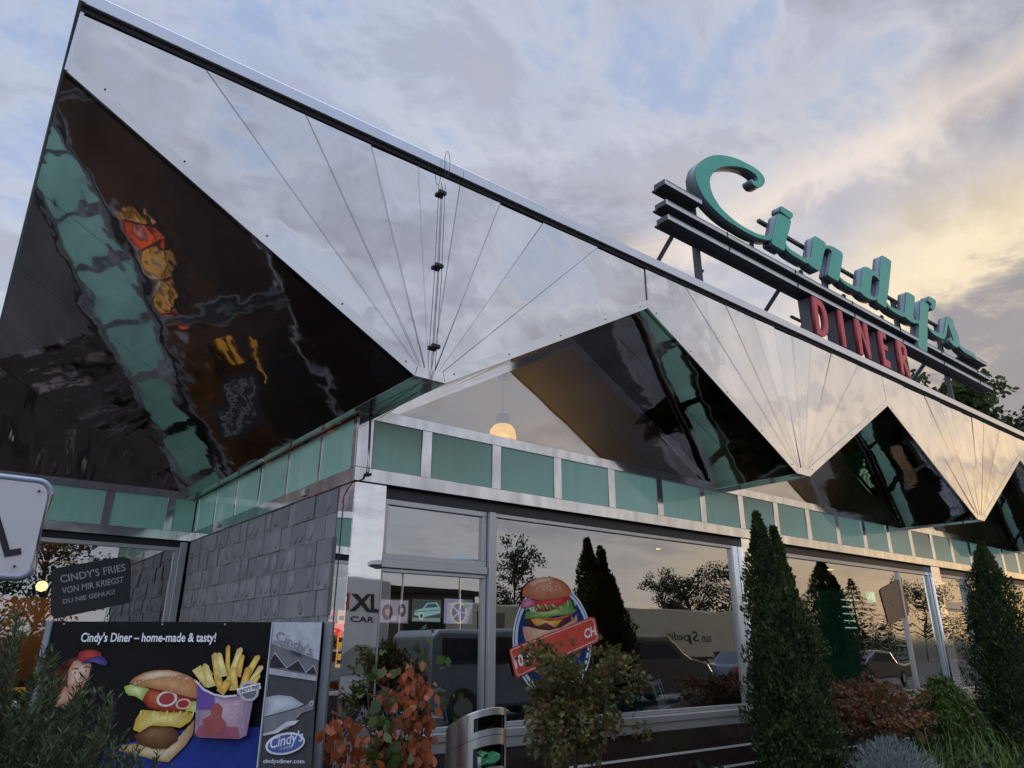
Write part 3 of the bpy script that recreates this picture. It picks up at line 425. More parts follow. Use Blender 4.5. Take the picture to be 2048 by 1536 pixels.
# front units
posts=[5.0724+5.117*i for i in range(4)]
for px in posts: MB().box(px,px+.30,-.004,.25,.0,ZBB-.003).build('wall_post',M['poststeel'],diner,bevel=.004)
def window(x0,x1,z0,z1,y=.075,fw=.05,name='window',splits=(),glass='glass',fm='alu'):
    f=MB(); f.box(x0,x1,y-.03,y+.04,z0,z0+fw); f.box(x0,x1,y-.03,y+.04,z1-fw,z1)
    xs=[x0]+list(splits)+[x1]
    f.box(x0,x0+fw,y-.03,y+.04,z0+fw,z1-fw); f.box(x1-fw,x1,y-.03,y+.04,z0+fw,z1-fw)
    for s in splits: f.box(s-fw/2,s+fw/2,y-.03,y+.04,z0+fw,z1-fw)
    o=f.build(name,M[fm],diner,bevel=.003)
    for i in range(len(xs)-1):
        a=xs[i]+(fw if i==0 else fw/2); b_=xs[i+1]-(fw if i==len(xs)-2 else fw/2)
        MB().box(a-.004,b_+.004,y,y+.006,z0+fw-.004,z1-fw+.004).build('pane',M[glass],o)
    return o
def unitA(x0,x1):
    window(x0+.005,x0+1.04,2.24,2.72,fw=.045,name='transom_window')
    window(x0+.005,x0+1.04,ZSL+.01,2.17,fw=.03)
    MB().box(x0+.005,x0+1.04,.02,.115,2.172,2.238).build('transom_bar',M['alu'],diner,bevel=.004)
    MB().box(x0+1.045,x0+1.115,.0,.13,ZSL+.005,2.72).build('mullion',M['alu'],diner,bevel=.006)
    window(x0+1.12,x1-.12,ZSL+.01,2.72,fw=.035)
    MB().box(x1-.118,x1-.004,.06,.14,ZSL+.01,2.72).build('jamb_panel',M['brushed'],diner)
def unitB(x0,x1):
    window(x0+.01,x1-.01,ZSL+.01,2.72,fw=.05,splits=(x1-1.05,))
    MB().box(x1-1.0,x1-.06,.16,.2,.0,2.72).build('inner_panel',M['inwall'],diner)
spans=[(.284,posts[0]-.002)]+[(posts[i]+.302,posts[i+1]-.002) for i in range(3)]+[(posts[3]+.302,XR-.01)]
for i,(a,b_) in enumerate(spans):
    (unitA if i%2==0 else unitB)(a,b_)
    MB().box(a,b_,.05,.2,2.722,ZBB-.003).build('window_head',M['headmetal'],diner)
    sb=MB().box(a,b_,-.045,.12,ZSL-.055,ZSL+.008); sb.box(a,b_,-.03,.115,ZSL-.135,ZSL-.057); sb.build('window_sill',M['alu'],diner,bevel=.005)
    pb=MB().box(a,b_,.0,.2,0,ZSL-.137); pl=pb.build('plinth',M['plinth'],diner)
    jb=MB()
    for z in (.604,.425,.245,.07): jb.box(a,b_,-.008,-.001,z-.010,z+.010)
    jb.build('joint_strip',M['joint'],pl)
# recess front (y = D)
window(-2.40,-.13,ZSL,2.74,y=D+.06,fw=.05)
window(-5.6,-2.48,ZSL,2.74,y=D+.06,fw=.05); window(-8.8,-5.68,ZSL,2.74,y=D+.06,fw=.05)
MB().box(-.128,-.045,D-.02,D+.12,0,2.80).build('recess_post',M['alu'],diner,bevel=.004)
MB().box(XW,-.0,D+.02,D+.2,2.742,ZBB-.003).build('window_head',M['gap'],diner)
MB().box(XW,-.13,D,D+.2,0,ZSL-.003).build('plinth',M['plinth'],diner)
MB().box(-2.478,-2.402,D,D+.2,ZSL,2.74).build('recess_post',M['steel'],diner); MB().box(-5.678,-5.602,D,D+.2,ZSL,2.74).build('recess_post',M['steel'],diner)
MB().box(XW,XL,D+.02,YB,ZBT-.003,ZBT+.05).build('wing_roof',M['deck'],diner)
MB().box(XW,XW+.15,D+.21,YB,0,ZBT-.01).build('end_wall',M['slate'],diner)
MB().box(XR-.2,XR,.26,YB,0,ZF).build('end_wall',M['slate'],diner)
MB().box(XW,XL-.001,YB,YB+.2,0,ZBT).build('rear_wall',M['inwall'],diner)
MB().box(XL,XL+.1,D+.13,YB,ZBT+.06,ZP).build('end_wall',M['ripple'],diner)
MB().box(XL,XR,YB,YB+.2,0,ZF+.02).build('rear_wall',M['inwall'],diner)
MB().box(.02,XR-.21,.21,YB-.01,.02,.08).box(XW+.16,.01,D+.21,YB-.01,.02,.08).build('interior_floor',M['infloor'],diner)
MB().box(.255,.30,.3,D+.2,.09,ZBB-.01).build('interior_wall',M['inwall'],diner)
# interior ceilings following the folds
for k in range(NB):
    v=V0+P*k
    for s in (-1,1):
        if k==0 and s<0: continue
        xa=v+s*VW/2; xb=v+s*P/2
        if xb>XR: continue
        MB().poly([(xa,.05,ZV+.02),(xb,.05,ZP+.02),(xb,YB,ZP+.02),(xa,YB,ZV+.02)]).build('ceiling_panel',M['incream'],diner,fix=False)
    if k: MB().poly([(v-VW/2,.05,ZV+.02),(v+VW/2,.05,ZV+.02),(v+VW/2,YB,ZV+.02),(v-VW/2,YB,ZV+.02)]).build('ceiling_panel',M['incream'],diner,fix=False)
MB().poly([(.13,.2,ZBB-.004),(XR-.2,.2,ZBB-.004),(XR-.2,1.0,ZBB-.004),(.13,1.0,ZBB-.004)]) 
MB().box(XW+.16,.2,D+.22,YB-.02,2.78,2.80).build('wooden_ceiling',M['wood'],diner)
MB().box(.3,XR-.25,4.6,4.7,.08,2.9).build('interior_wall',M['inwall'],diner)

for k in range(NB):
    if k==NB-1: break
    x=V0+P*(k+.5); MB().box(x-1.3,x+1.3,1.85,2.05,2.93,2.97).build('cove_light',M['cove'],diner); MB().box(x-1.4,x+1.4,1.76,2.08,2.905,2.925).box(x-2.2,x+2.2,1.74,1.759,2.905,3.12).build('cove_trough',M['inwall'],diner)  # added light strips under the gables; dark troughs hide them from view
MB().box(-8.6,-.2,8.05,8.35,2.46,2.50).build('cove_light',M['cove2'],diner); MB().box(-8.7,-.1,7.90,7.92,2.25,2.765).build('cove_pelmet',M['inwall'],diner)  # added light strip in the wing; dark board in front hides it
MB().box(-8.8,-.1,8.90,8.96,.1,2.70).build('wooden_wall_panel',M['wood'],diner)

# ------------------------------------------------------------------ flat artwork (posters, stickers, screens)
_txt={}
def text_tris(s, bold=0.0, shear=0.0):
    """glyph outlines of s as 2D polygons (triangulated), baseline at 0, capital height normalised to 1"""
    key=(s,bold,shear)
    if key in _txt: return _txt[key]
    cu=bpy.data.curves.new('lettering','FONT'); cu.body=s; cu.offset=bold; cu.fill_mode='FRONT'; cu.resolution_u=3
    o=bpy.data.objects.new('lettering',cu); COL.objects.link(o)
    dg=bpy.context.evaluated_depsgraph_get(); dg.update()
    me=bpy.data.meshes.new_from_object(o.evaluated_get(dg))
    vs=[(v.co.x,v.co.y) for v in me.vertices]; fs=[tuple(p.vertices) for p in me.polygons]
    bpy.data.objects.remove(o); bpy.data.curves.remove(cu); bpy.data.meshes.remove(me)
    cap=.729
    x0=min(v[0] for v in vs); x1=max(v[0] for v in vs)
    vs=[((v[0]-x0)/(x1-x0)+shear*v[1]/cap, v[1]/cap) for v in vs]
    _txt[key]=(vs,fs); return vs,fs

class Art:
    """coloured polygons printed on a flat sheet: to3(u,v,lift) gives the world point"""
    def __init__(s,to3): s.to3=to3; s.v=[]; s.f=[]; s.c=[]; s.n=0
    def poly(s,pts,col):
        s.n+=1; b=len(s.v); s.v+=[s.to3(p[0],p[1],s.n*.0006) for p in pts]; s.f.append(tuple(range(b,b+len(pts)))); s.c.append(col)
    def soft(s,pts,c0,c1,n=6,sx=0,sy=0,k=.9):
        """printed tone: nested copies from the outline colour c0 to the centre colour c1"""
        cx=sum(p[0] for p in pts)/len(pts); cy=sum(p[1] for p in pts)/len(pts)
        for i in range(n):
            t=i/(n-1); q=1-k*t; s.poly([(cx+(p[0]-cx)*q+sx*t,cy+(p[1]-cy)*q+sy*t) for p in pts],tuple(a+(b-a)*t for a,b in zip(c0,c1))); s.n-=.6
    def rect(s,u0,u1,v0,v1,col): s.poly([(u0,v0),(u1,v0),(u1,v1),(u0,v1)],col)
    def ell(s,cu,cv,ru,rv,col,n=28,rot=0):
        s.poly([(cu+ru*math.cos(a)*math.cos(rot)-rv*math.sin(a)*math.sin(rot),cv+ru*math.cos(a)*math.sin(rot)+rv*math.sin(a)*math.cos(rot)) for a in [2*math.pi*i/n for i in range(n)]],col)
    def line(s,pts,w,col):
        for a,b in zip(pts[:-1],pts[1:]):
            d=Vector((b[0]-a[0],b[1]-a[1])); 
            if d.length<1e-6: continue
            n=Vector((-d.y,d.x)).normalized()*w/2; s.n-=1
            s.poly([(a[0]+n.x,a[1]+n.y),(b[0]+n.x,b[1]+n.y),(b[0]-n.x,b[1]-n.y),(a[0]-n.x,a[1]-n.y)],col); 
        s.n+=1
    def text(s,t,p0,p1,p2,col,bold=.012,shear=0):
        """p0,p1 baseline ends, p2 cap-height point above p0"""
        vs,fs=text_tris(t,bold,shear); s.n+=1; b=len(s.v)
        for (x,y) in vs:
            s.v.append(s.to3(p0[0]+x*(p1[0]-p0[0])+y*(p2[0]-p0[0]),p0[1]+x*(p1[1]-p0[1])+y*(p2[1]-p0[1]),s.n*.0006))
        for f in fs: s.f.append(tuple(b+i for i in f)); s.c.append(col)
    def build(s,name,m,parent=None):
        me=bpy.data.meshes.new(name); me.from_pydata(s.v,[],s.f); me.materials.append(m)
        at=me.color_attributes.new('print','FLOAT_COLOR','CORNER'); i=0
        data=np.ones((len(me.loops),4),dtype=np.float32)
        for p,c in zip(me.polygons,s.c):
            data[p.loop_start:p.loop_start+p.loop_total,:3]=c
        at.data.foreach_set('color',data.ravel()); me.update()
        o=bpy.data.objects.new(name,me); COL.objects.link(o)
        if parent is not None: wparent(o,parent)
        return o
def printmat(name,rough=.35,emit=0,coat=0,noise=.0):
    m,nt,b=mat(name); a=nd(nt,'ShaderNodeAttribute'); a.attribute_name='print'
    col=a.outputs['Color']
    if noise:
        tc=nd(nt,'ShaderNodeTexCoord'); n=nd(nt,'ShaderNodeTexNoise'); n.inputs['Scale'].default_value=22; n.inputs['Detail'].default_value=5; lk(nt,tc.outputs['Object'],n.inputs['Vector'])
        mr=nd(nt,'ShaderNodeMapRange'); mr.inputs['To Min'].default_value=1-noise; mr.inputs['To Max'].default_value=1+noise; lk(nt,n.outputs['Fac'],mr.inputs['Value'])
        vm=nd(nt,'ShaderNodeVectorMath',operation='SCALE'); lk(nt,col,vm.inputs[0]); lk(nt,mr.outputs[0],vm.inputs['Scale']); col=vm.outputs[0]
    lk(nt,col,b.inputs['Base Color']); b.inputs['Roughness'].default_value=rough; b.inputs['Coat Weight'].default_value=coat
    if emit: lk(nt,col,b.inputs['Emission Color']); b.inputs['Emission Strength'].default_value=emit
    return m
M['print']=printmat('printed_sheet',.6,0,0,.35); M['print'].node_tree.nodes['Principled BSDF'].inputs['Specular IOR Level'].default_value=.15
M['screen']=printmat('lit_screen',.3,.85)

# ---- billboard in front of the recess ----
PO=Vector((.1413,-1.8299)); PR=Vector((.78801,-.61566)); PN=Vector((-.61566,-.78801))
def po3(u,v,l=0): 
    p=PO+PR*u+PN*l; return (p.x,p.y,v)
bb=empty('billboard',(po3(-1.7,0)[0],po3(-1.7,0)[1],0),'black advertising board with burger and fries picture beside the slate wall','billboard')
def pbox(mb,u0,u1,l0,l1,z0,z1):
    vs=[po3(u,z,l) for z in (z0,z1) for l in (l0,l1) for u in (u0,u1)]
    return mb.add(vs,[(0,1,3,2),(4,6,7,5),(0,4,5,1),(2,3,7,6),(0,2,6,4),(1,5,7,3)])
M['boardedge']=simple('board_back',(.02,.02,.022),.5)
M['galv']=simple('galvanised_post',(.20,.22,.25),.45,.5,noise=.25,nscale=14)
pbox(MB(),-2.56,-1.046,-.012,0,.70,1.716).build('panel',M['boardedge'],bb)
pbox(MB(),-1.045,-.995,-.035,.012,0,1.72).build('post',M['galv'],bb,bevel=.006)
pbox(MB(),-2.60,-2.561,-.035,.012,0,1.72).build('post',M['galv'],bb,bevel=.006)
A=Art(lambda u,v,l: po3(u,v,l+.0005))
Q=POSTER
A.rect(-2.56,-1.046,.70,1.715,(.006,.005,.006))
A.poly(Q['blue'],(.02,.045,.26))
W=lambda x,y:(-2.719+(x-150)*.000959,1.715-(y-685)*.00085)
def wl(pts): return [W(*p) for p in pts]
A.poly(wl([(430,930),(470,905),(560,905),(590,950),(585,1040),(560,1100),(500,1130),(430,1140),(385,1110),(375,1040),(395,970)]),(.09,.03,.018))
for q in ((400,1000),(395,1060),(410,1110),(440,960)): A.n-=1; A.ell(*W(*q),.028,.030,(.13,.045,.025),16)
A.n+=1
A.soft(wl([(455,1080),(530,1100),(520,1150),(480,1200),(370,1190),(375,1160),(430,1140)]),(.42,.20,.13),(.60,.36,.25),4)
A.soft(wl([(478,930),(520,912),(560,918),(582,950),(582,1010),(570,1060),(545,1105),(515,1122),(485,1100),(465,1050),(460,980)]),(.50,.27,.17),(.80,.58,.42),6,.004,.01,.75)
A.ell(*W(497,995),.0135,.0055,(.85,.80,.75),14,.1); A.ell(*W(560,985),.0115,.005,(.85,.80,.75),14,.1); A.n-=1; A.ell(*W(499,995),.0055,.005,(.03,.02,.02),10); A.ell(*W(561,985),.005,.005,(.03,.02,.02),10)
A.line(wl([(478,978),(498,968),(516,974)]),.0045,(.06,.02,.015)); A.line(wl([(545,966),(562,958),(576,966)]),.0045,(.06,.02,.015)); A.line(wl([(532,985),(538,1030),(526,1036)]),.003,(.42,.20,.13))
A.poly(wl([(500,1062),(522,1056),(548,1052),(562,1058),(545,1078),(520,1084)]),(.50,.04,.05)); A.poly(wl([(508,1064),(530,1060),(553,1059),(540,1070),(522,1073)]),(.85,.82,.78))
A.soft(Q['cap'],(.30,.03,.03),(.58,.08,.06),4); A.soft(Q['brim'],(.05,.035,.15),(.16,.12,.36),4)
A.soft(Q['bunlow'],(.42,.27,.12),(.74,.62,.40),6,.01,-.03,.8); A.soft(Q['cheese'],(.62,.42,.06),(.95,.80,.30),6,0,.01,.8); A.soft(Q['patty'],(.10,.04,.015),(.28,.14,.06),6,-.02,.02,.8)
A.soft(Q['inner'],(.30,.03,.015),(.62,.16,.06),6,-.03,0,.8); A.soft(Q['lettuce1'],(.38,.50,.10),(.78,.82,.45),5,0,.005,.8); A.soft(Q['lettuce2'],(.40,.50,.08),(.80,.82,.35),5,0,0,.8)
A.poly(Q['ring2'],(.72,.55,.5)); A.poly(Q['ring2h'],(.35,.04,.03)); A.poly(Q['ring1'],(.80,.66,.62)); A.poly(Q['ring1h'],(.35,.05,.05))
A.soft(Q['bun'],(.46,.20,.08),(.66,.36,.17),5,0,.0,.8); A.soft(Q['bunhi'],(.62,.42,.25),(.82,.68,.52),5,0,.004,.8)
bx=Q['bun']; 
for i in range(38):
    t=random.random(); u=lerp(bx[0][0]+.02,bx[9][0]-.02,t); A.n-=1; A.ell(u,lerp(bx[0][1],bx[5][1],math.sin(t*math.pi)*.8)-random.random()*.012,.0035,.0022,(.85,.74,.55),8,random.random()*3)
A.n+=1
for i in range(9):
    u=lerp(Q['cheese'][0][0],Q['cheese'][4][0],i/8); A.n-=1; A.poly([(u,Q['cheese'][0][1]-.003),(u+.008,Q['cheese'][0][1]-.005),(u+.003,Q['cheese'][0][1]-.04-.01*random.random())],(.62,.45,.06) if i%2 else (.88,.78,.35))
A.n+=1
for i,f in enumerate(Q['fries']):
    c=[(.92,.66,.16),(.95,.76,.28),(.86,.52,.10)][i%3]; A.soft(f,tuple(k*.75 for k in c),tuple(min(1,k*1.08) for k in c),4,0,.004,.7)
    A.n-=1; mid=[((f[0][0]+f[4][0])/2,(f[0][1]+f[4][1])/2),f[2],f[3],f[4]]; A.poly([(p[0],p[1]) for p in mid],tuple(k*.72 for k in c)); 
A.n+=1
A.soft(Q['cup'],(.34,.22,.32),(.58,.44,.50),6,.02,.02,.8); cc=Q['cup']; A.poly([cc[0],cc[1],cc[2],(lerp(cc[2][0],cc[8][0],.35),lerp(cc[2][1],cc[8][1],.35)),(lerp(cc[0][0],cc[9][0],.35),lerp(cc[0][1],cc[9][1],.5))],(.16,.09,.34))
A.poly([cc[9],cc[10],(lerp(cc[9][0],cc[5][0],.0),cc[9][1]+.06),(lerp(cc[9][0],cc[6][0],.8),cc[9][1]+.05),cc[7]],(.34,.10,.14)); A.poly(Q['cuprim'],(.75,.70,.72)); A.poly(Q['cupgirl'],(.36,.10,.09))
cu0=Q['cup'][3]
for j,tt in enumerate(("Homemade","Cindy's Fries","taste it!")): A.text(tt,(cu0[0]+.004,cu0[1]-.045-j*.022),(cu0[0]+.075,cu0[1]-.042-j*.022),(cu0[0]+.006,cu0[1]-.033-j*.022),(.66,.58,.6),.004,.1); A.n-=1
A.poly(Q['circ'],(.5,.5,.52)); A.poly(Q['circh'],(.16,.16,.18)); A.poly(Q['label'],(.86,.87,.88))
A.text("CINDY'S FRIES",*Q['labeltext'],(.015,.015,.02),.03)
A.text("Cindy's Diner – home-made & tasty!",*Q['text'],(.80,.82,.85),.02,.012)
# black and white photo strip
A.poly([Q['split'][0],(-1.046,1.715),(-1.046,.70),(-1.315,.70)],(.22,.225,.24))
A.poly(Q['bwgnd'],(.07,.073,.08)); A.poly(Q['bwsky'],(.46,.49,.54)); A.poly(Q['bwroof'],(.17,.175,.19))
for k in ('bwz1','bwz2','bwz3'):
    A.poly(Q[k],(.035,.036,.04)); q=Q[k]; A.line([q[0],q[1],q[2]],.004,(.6,.6,.62))
A.poly(Q['bwband'],(.42,.43,.46)); A.soft(Q['bwcar'],(.40,.43,.47),(.66,.70,.75),5,0,.005,.8); A.poly(Q['bwcar2'],(.20,.21,.23)); A.poly(Q['bwchrome'],(.62,.63,.66))
c2=Q['bwcar2']; A.ell(c2[4][0]-.012,c2[4][1]-.02,.012,.014,(.6,.6,.62)); A.ell(c2[4][0]-.012,c2[4][1]-.02,.008,.010,(.2,.2,.22))
s0,s1,s2=Q['bwsign']
A.text("Cindy's",s0,s1,s2,(.22,.225,.24),.0,.0)
for t in (0,.08): A.line([(s0[0]-.01,s0[1]-.004-t*.12),(s1[0]+.01,s1[1]-.004-t*.12)],.003,(.15,.155,.17))
A.text("DINER",(lerp(s0[0],s1[0],.45),lerp(s0[1],s1[1],.45)-.032),(lerp(s0[0],s1[0],.75),lerp(s0[1],s1[1],.75)-.032),(lerp(s0[0],s1[0],.45),lerp(s0[1],s1[1],.45)-.014),(.05,.05,.06),.03)
A.poly(Q['oval'],(.72,.76,.82)); A.poly(Q['ovalin'],(.09,.14,.36)); A.text("Cindy's",*Q['ovaltext'],(.80,.82,.86),.01,.05); A.text("DINER",*Q['dinertext'],(.5,.55,.65),.0)
A.text("cindysdiner.com",*Q['url'],(.72,.75,.80),.015)
A.line([(-1.318,1.715),(-1.311,.70)],.006,(.55,.55,.6))
A.build('printed_picture',M['print'],bb)
for u in (-2.5,-1.95,-1.6,-1.32,-1.07): MB().tube([po3(u,1.703,.0),po3(u,1.703,.006)],.006,8).build('screw',M['galv'],bb)

# ---- burger poster hanging inside the big window ----
B=BURGER
bp=MB()
YB_=.0705
def bu3(u,v,l=0): return (u,YB_-l,v)
pan=[(2.12+.48*math.cos(a),1.65+.492*math.sin(a)) for a in [2*math.pi*i/48 for i in range(48)]]
bt=empty('burger_poster',(2.12,.115,0),'round blue burger poster with a red banner on the big window behind the maple','poster')
MB().prism(pan,'y',YB_+.0004,YB_+.002).build('card',M['boardedge'],bt)
A=Art(bu3)
A.poly(pan,(.70,.74,.80)); A.ell(2.12,1.65,.462,.474,(.03,.04,.12),48); A.ell(2.12,1.65,.452,.464,(.60,.66,.75),48); A.ell(2.12,1.65,.425,.437,(.015,.035,.16),48)
A.soft(B['bunlow'],(.60,.33,.20),(.80,.60,.45),6,0,.01,.8); A.soft(B['patty'],(.08,.02,.02),(.20,.07,.06),4); A.soft(B['cheese'],(.72,.34,.06),(.88,.55,.20),4); A.soft(B['tomato2'],(.50,.07,.03),(.70,.18,.08),4)
A.soft(B['tomato'],(.45,.02,.03),(.72,.09,.09),5,.02,.02,.8); A.soft(B['lettuce'],(.13,.28,.05),(.40,.58,.22),5,0,.0,.7); A.soft(B['onion'],(.50,.10,.25),(.75,.35,.48),4); A.poly(B['radish'],(.82,.78,.80))
A.soft(B['bun'],(.48,.15,.07),(.68,.30,.18),6,-.03,.02,.85); A.soft(B['bunlight'],(.64,.34,.22),(.80,.56,.42),5,0,0,.8)
for i in range(90):
    a=random.uniform(0,2*math.pi); r=math.sqrt(random.random()); A.n-=1; A.ell(2.02+.20*r*math.cos(a)*.95,2.10+.055*r*math.sin(a)+.02,.0055,.0035,(.82,.60,.42),8,random.random()*3)
A.n+=1
for i in range(14):
    u=lerp(1.80,2.38,i/13); A.n-=1; A.ell(u,1.90+.06*(i/13)+random.uniform(-.02,.02),.03,.012,(.36,.55,.18) if i%2 else (.16,.30,.07),10,random.random()*3)
A.n+=1
A.poly(B['banner'],(.60,.085,.05)); A.poly(B['bannerin'],(.78,.62,.60)); A.poly(B['bannerin2'],(.60,.085,.05))
t0,t1,t2=B['t100']; A.text("100%",t0,(t0[0]+(t1[0]-t0[0])*1.15,t0[1]+(t1[1]-t0[1])*1.15),t2,(.85,.80,.78),.03)
e0,e1,e2=B['tend']; A.text("CH",(e0[0]-.02,e0[1]-.005),e1,(e2[0]-.02,e2[1]),(.85,.80,.78),.03)
A.build('printed_picture',M['print'],bt)

# ---- fries boards behind the glass ----
def fries_board(bd,y,label,col,tcol,extra=None):
    ps=bd['board']; cx=sum(p[0] for p in ps)/len(ps)
    t=empty('fries_board',(cx,y+.01,0),label,'sign board','fries boards on the windows')
    MB().prism(ps,'y',y+.001,y+.005).build('panel',simple('board_panel',col,.55,noise=.15),t)
    A=Art(lambda u,v,l:(u,y-l,v))
    ts=[bd.get('t1'),bd.get('t2'),bd.get('t3')]
    if ts[1] is None:
        a,b_,c=ts[0]; d=(a[0]-c[0],a[1]-c[1])
        ts[1]=[(p[0]+.02,p[1]-.17) for p in (a,b_,c)]; ts[2]=[(p[0]+.05,p[1]-.31) for p in (a,(lerp(a[0],b_[0],.6),lerp(a[1],b_[1],.6)),c)]
    for s,tt in zip(("CINDY'S FRIES","VON MIR KRIEGST","DU NIE GENUG!"),ts): A.text(s,*tt,tcol,.012); A.n-=1
    A.build('lettering',M['print'],t)
fries_board(BOARD1,D+.045,"dark tilted board reading CINDY'S FRIES on the recessed window above the billboard",(.045,.046,.05),(.55,.56,.55))
fries_board(BOARD2,.062,"brown tilted board with pale lettering on the window beyond the tall cypress",(.34,.21,.12),(.52,.36,.24))

# ---- screens behind the door window ----
def screen(x0,x1,z0,z1,label,draw,y=1.2,slant=0):
    t=empty('wall_screen',((x0+x1)/2,y,0),label,'screen','screens behind the narrow window')
    MB().box(x0-.012,x1+.012,y+.004,y+.04,z0-.012,z1+.012).build('housing',M['black'],t)
    A=Art(lambda u,v,l:(u,y+.003-l,v)); A.rect(x0,x1,z0,z1,(.12,.13,.16)); draw(A,x0,x1,z0,z1); A.build('display',M['screen'],t)
    MB().box((x0+x1)/2-.02,(x0+x1)/2+.02,y+.045,y+.07,1.2,z0+.1).build('bracket',M['black'],t)
def d1(A,x0,x1,z0,z1):
    w=x1-x0;h=z1-z0; A.rect(x0+.01,x1-.01,z0+.01,z1-.01,(.42,.34,.45)); A.ell(x0+w*.32,z0+h*.45,w*.17,h*.34,(.08,.05,.08)); A.ell(x0+w*.32,z0+h*.45,w*.08,h*.15,(.5,.2,.26)); A.ell(x0+w*.78,z0+h*.55,w*.13,h*.28,(.08,.06,.1)); A.ell(x0+w*.78,z0+h*.55,w*.05,h*.1,(.5,.42,.5)); A.rect(x0+w*.45,x0+w*.62,z0+h*.1,z0+h*.3,(.6,.55,.62))
def d2(A,x0,x1,z0,z1):
    w=x1-x0;h=z1-z0; A.rect(x0+.005,x1-.005,z0+.005,z1-.005,(.05,.08,.09)); A.rect(x0+.005,x1-.005,z0+.005,z0+h*.18,(.30,.36,.38))
    A.poly([(x0+w*.05,z0+h*.3),(x0+w*.1,z0+h*.5),(x0+w*.35,z0+h*.6),(x0+w*.5,z0+h*.85),(x0+w*.85,z0+h*.9),(x0+w*.98,z0+h*.65),(x0+w*.98,z0+h*.4),(x0+w*.4,z0+h*.2)],(.32,.55,.62))
    A.poly([(x0+w*.42,z0+h*.62),(x0+w*.54,z0+h*.8),(x0+w*.8,z0+h*.84),(x0+w*.9,z0+h*.68)],(.06,.10,.12)); A.ell(x0+w*.32,z0+h*.26,w*.08,h*.17,(.7,.75,.78)); A.ell(x0+w*.32,z0+h*.26,w*.05,h*.1,(.04,.05,.06)); A.line([(x0+w*.08,z0+h*.42),(x0+w*.96,z0+h*.56)],.006,(.05,.08,.1))
def d3(A,x0,x1,z0,z1):
    w=x1-x0;h=z1-z0; A.poly([(x0,z0),(x0+w*.8,z0),(x1,z0+h*.8),(x0+w*.6,z1),(x0,z1)],(.34,.30,.52)); A.ell(x0+w*.5,z0+h*.45,w*.3,h*.45,(.62,.52,.36)); A.ell(x0+w*.5,z0+h*.45,w*.24,h*.38,(.10,.08,.20)); 
    for a in range(5): A.line([(x0+w*.5,z0+h*.45),(x0+w*.5+w*.24*math.cos(a*1.256),z0+h*.45+h*.38*math.sin(a*1.256))],.012,(.6,.55,.75))
    A.poly([(x0+w*.7,z0+h*.6),(x0+w*.95,z0+h*.75),(x0+w*.62,z0+h*.97)],(.12,.25,.2))
screen(.90,1.24,1.79,2.01,'small lit screen showing black records on a pink ground, leftmost of the row',d1)
screen(1.28,1.61,1.81,2.02,'small lit screen showing a pale blue classic car, in the middle of the row',d2)
screen(1.65,2.0,1.80,2.04,'small lit screen showing a chrome wheel on violet, rightmost of the row',d3)

# ---- pendant lamp, counter, shelves, exit sign, tables ----
def pendant(x,y,z,label):
    t=empty('pendant_lamp',(x,y,z),label,'lamp')
    zc=ZV+SL*(P/2-abs((x-V0)%P-P/2)-VW/2)
    MB().lathe([(.0,z-.15),(.07,z-.14),(.12,z-.10),(.15,z-.03),(.155,z+.05),(.138,z+.13),(.10,z+.18),(.065,z+.195)],x,y,28).build('shade',M['lampglass'],t,smooth=True)
    MB().lathe([(.0,z+.04),(.06,z+.045),(.09,z+.06),(.06,z+.075),(0,z+.08)],x,y,16).build('bulb',M['bulbcore'],t,smooth=True)
    MB().lathe([(0,z+.19),(.075,z+.19),(.078,z+.30),(.072,z+.31),(0,z+.315)],x,y,20).build('socket',M['lampsocket'],t)
    MB().tube([(x,y,z+.31),(x,y,zc-.02)],.006,6).build('cord',M['black'],t)
    MB().lathe([(0,zc-.07),(.06,zc-.07),(.06,zc+.03),(0,zc+.03)],x,y,16).build('ceiling_rose',M['lampsocket'],t)
M['winglamp']=simple('wing_bulb',(1,.8,.5),.4,emit=(1,.55,.2),es=5)
M['lampsocket']=simple('lamp_socket',(.10,.14,.17),.4)
def lampglass():
    m,nt,b=mat('amber_lamp_glass'); nt.nodes.remove(b); out=nt.nodes['Material Output']
    tr=nd(nt,'ShaderNodeBsdfTransparent'); tr.inputs[0].default_value=(1,.72,.35,1); em=nd(nt,'ShaderNodeEmission'); em.inputs[0].default_value=(1,.58,.10,1); em.inputs[1].default_value=1.1
    lw=nd(nt,'ShaderNodeLayerWeight'); lw.inputs[0].default_value=.45; mr=nd(nt,'ShaderNodeMapRange'); mr.inputs['To Min'].default_value=.72; lk(nt,lw.outputs['Facing'],mr.inputs['Value'])
    mx=nd(nt,'ShaderNodeMixShader'); lk(nt,mr.outputs[0],mx.inputs[0]); lk(nt,tr.outputs[0],mx.inputs[1]); lk(nt,em.outputs[0],mx.inputs[2]); lk(nt,mx.outputs[0],out.inputs['Surface']); return m
M['lampglass']=lampglass()
pendant(2.22,1.0,3.745,'round amber pendant lamp glowing in the first gable above the green band')

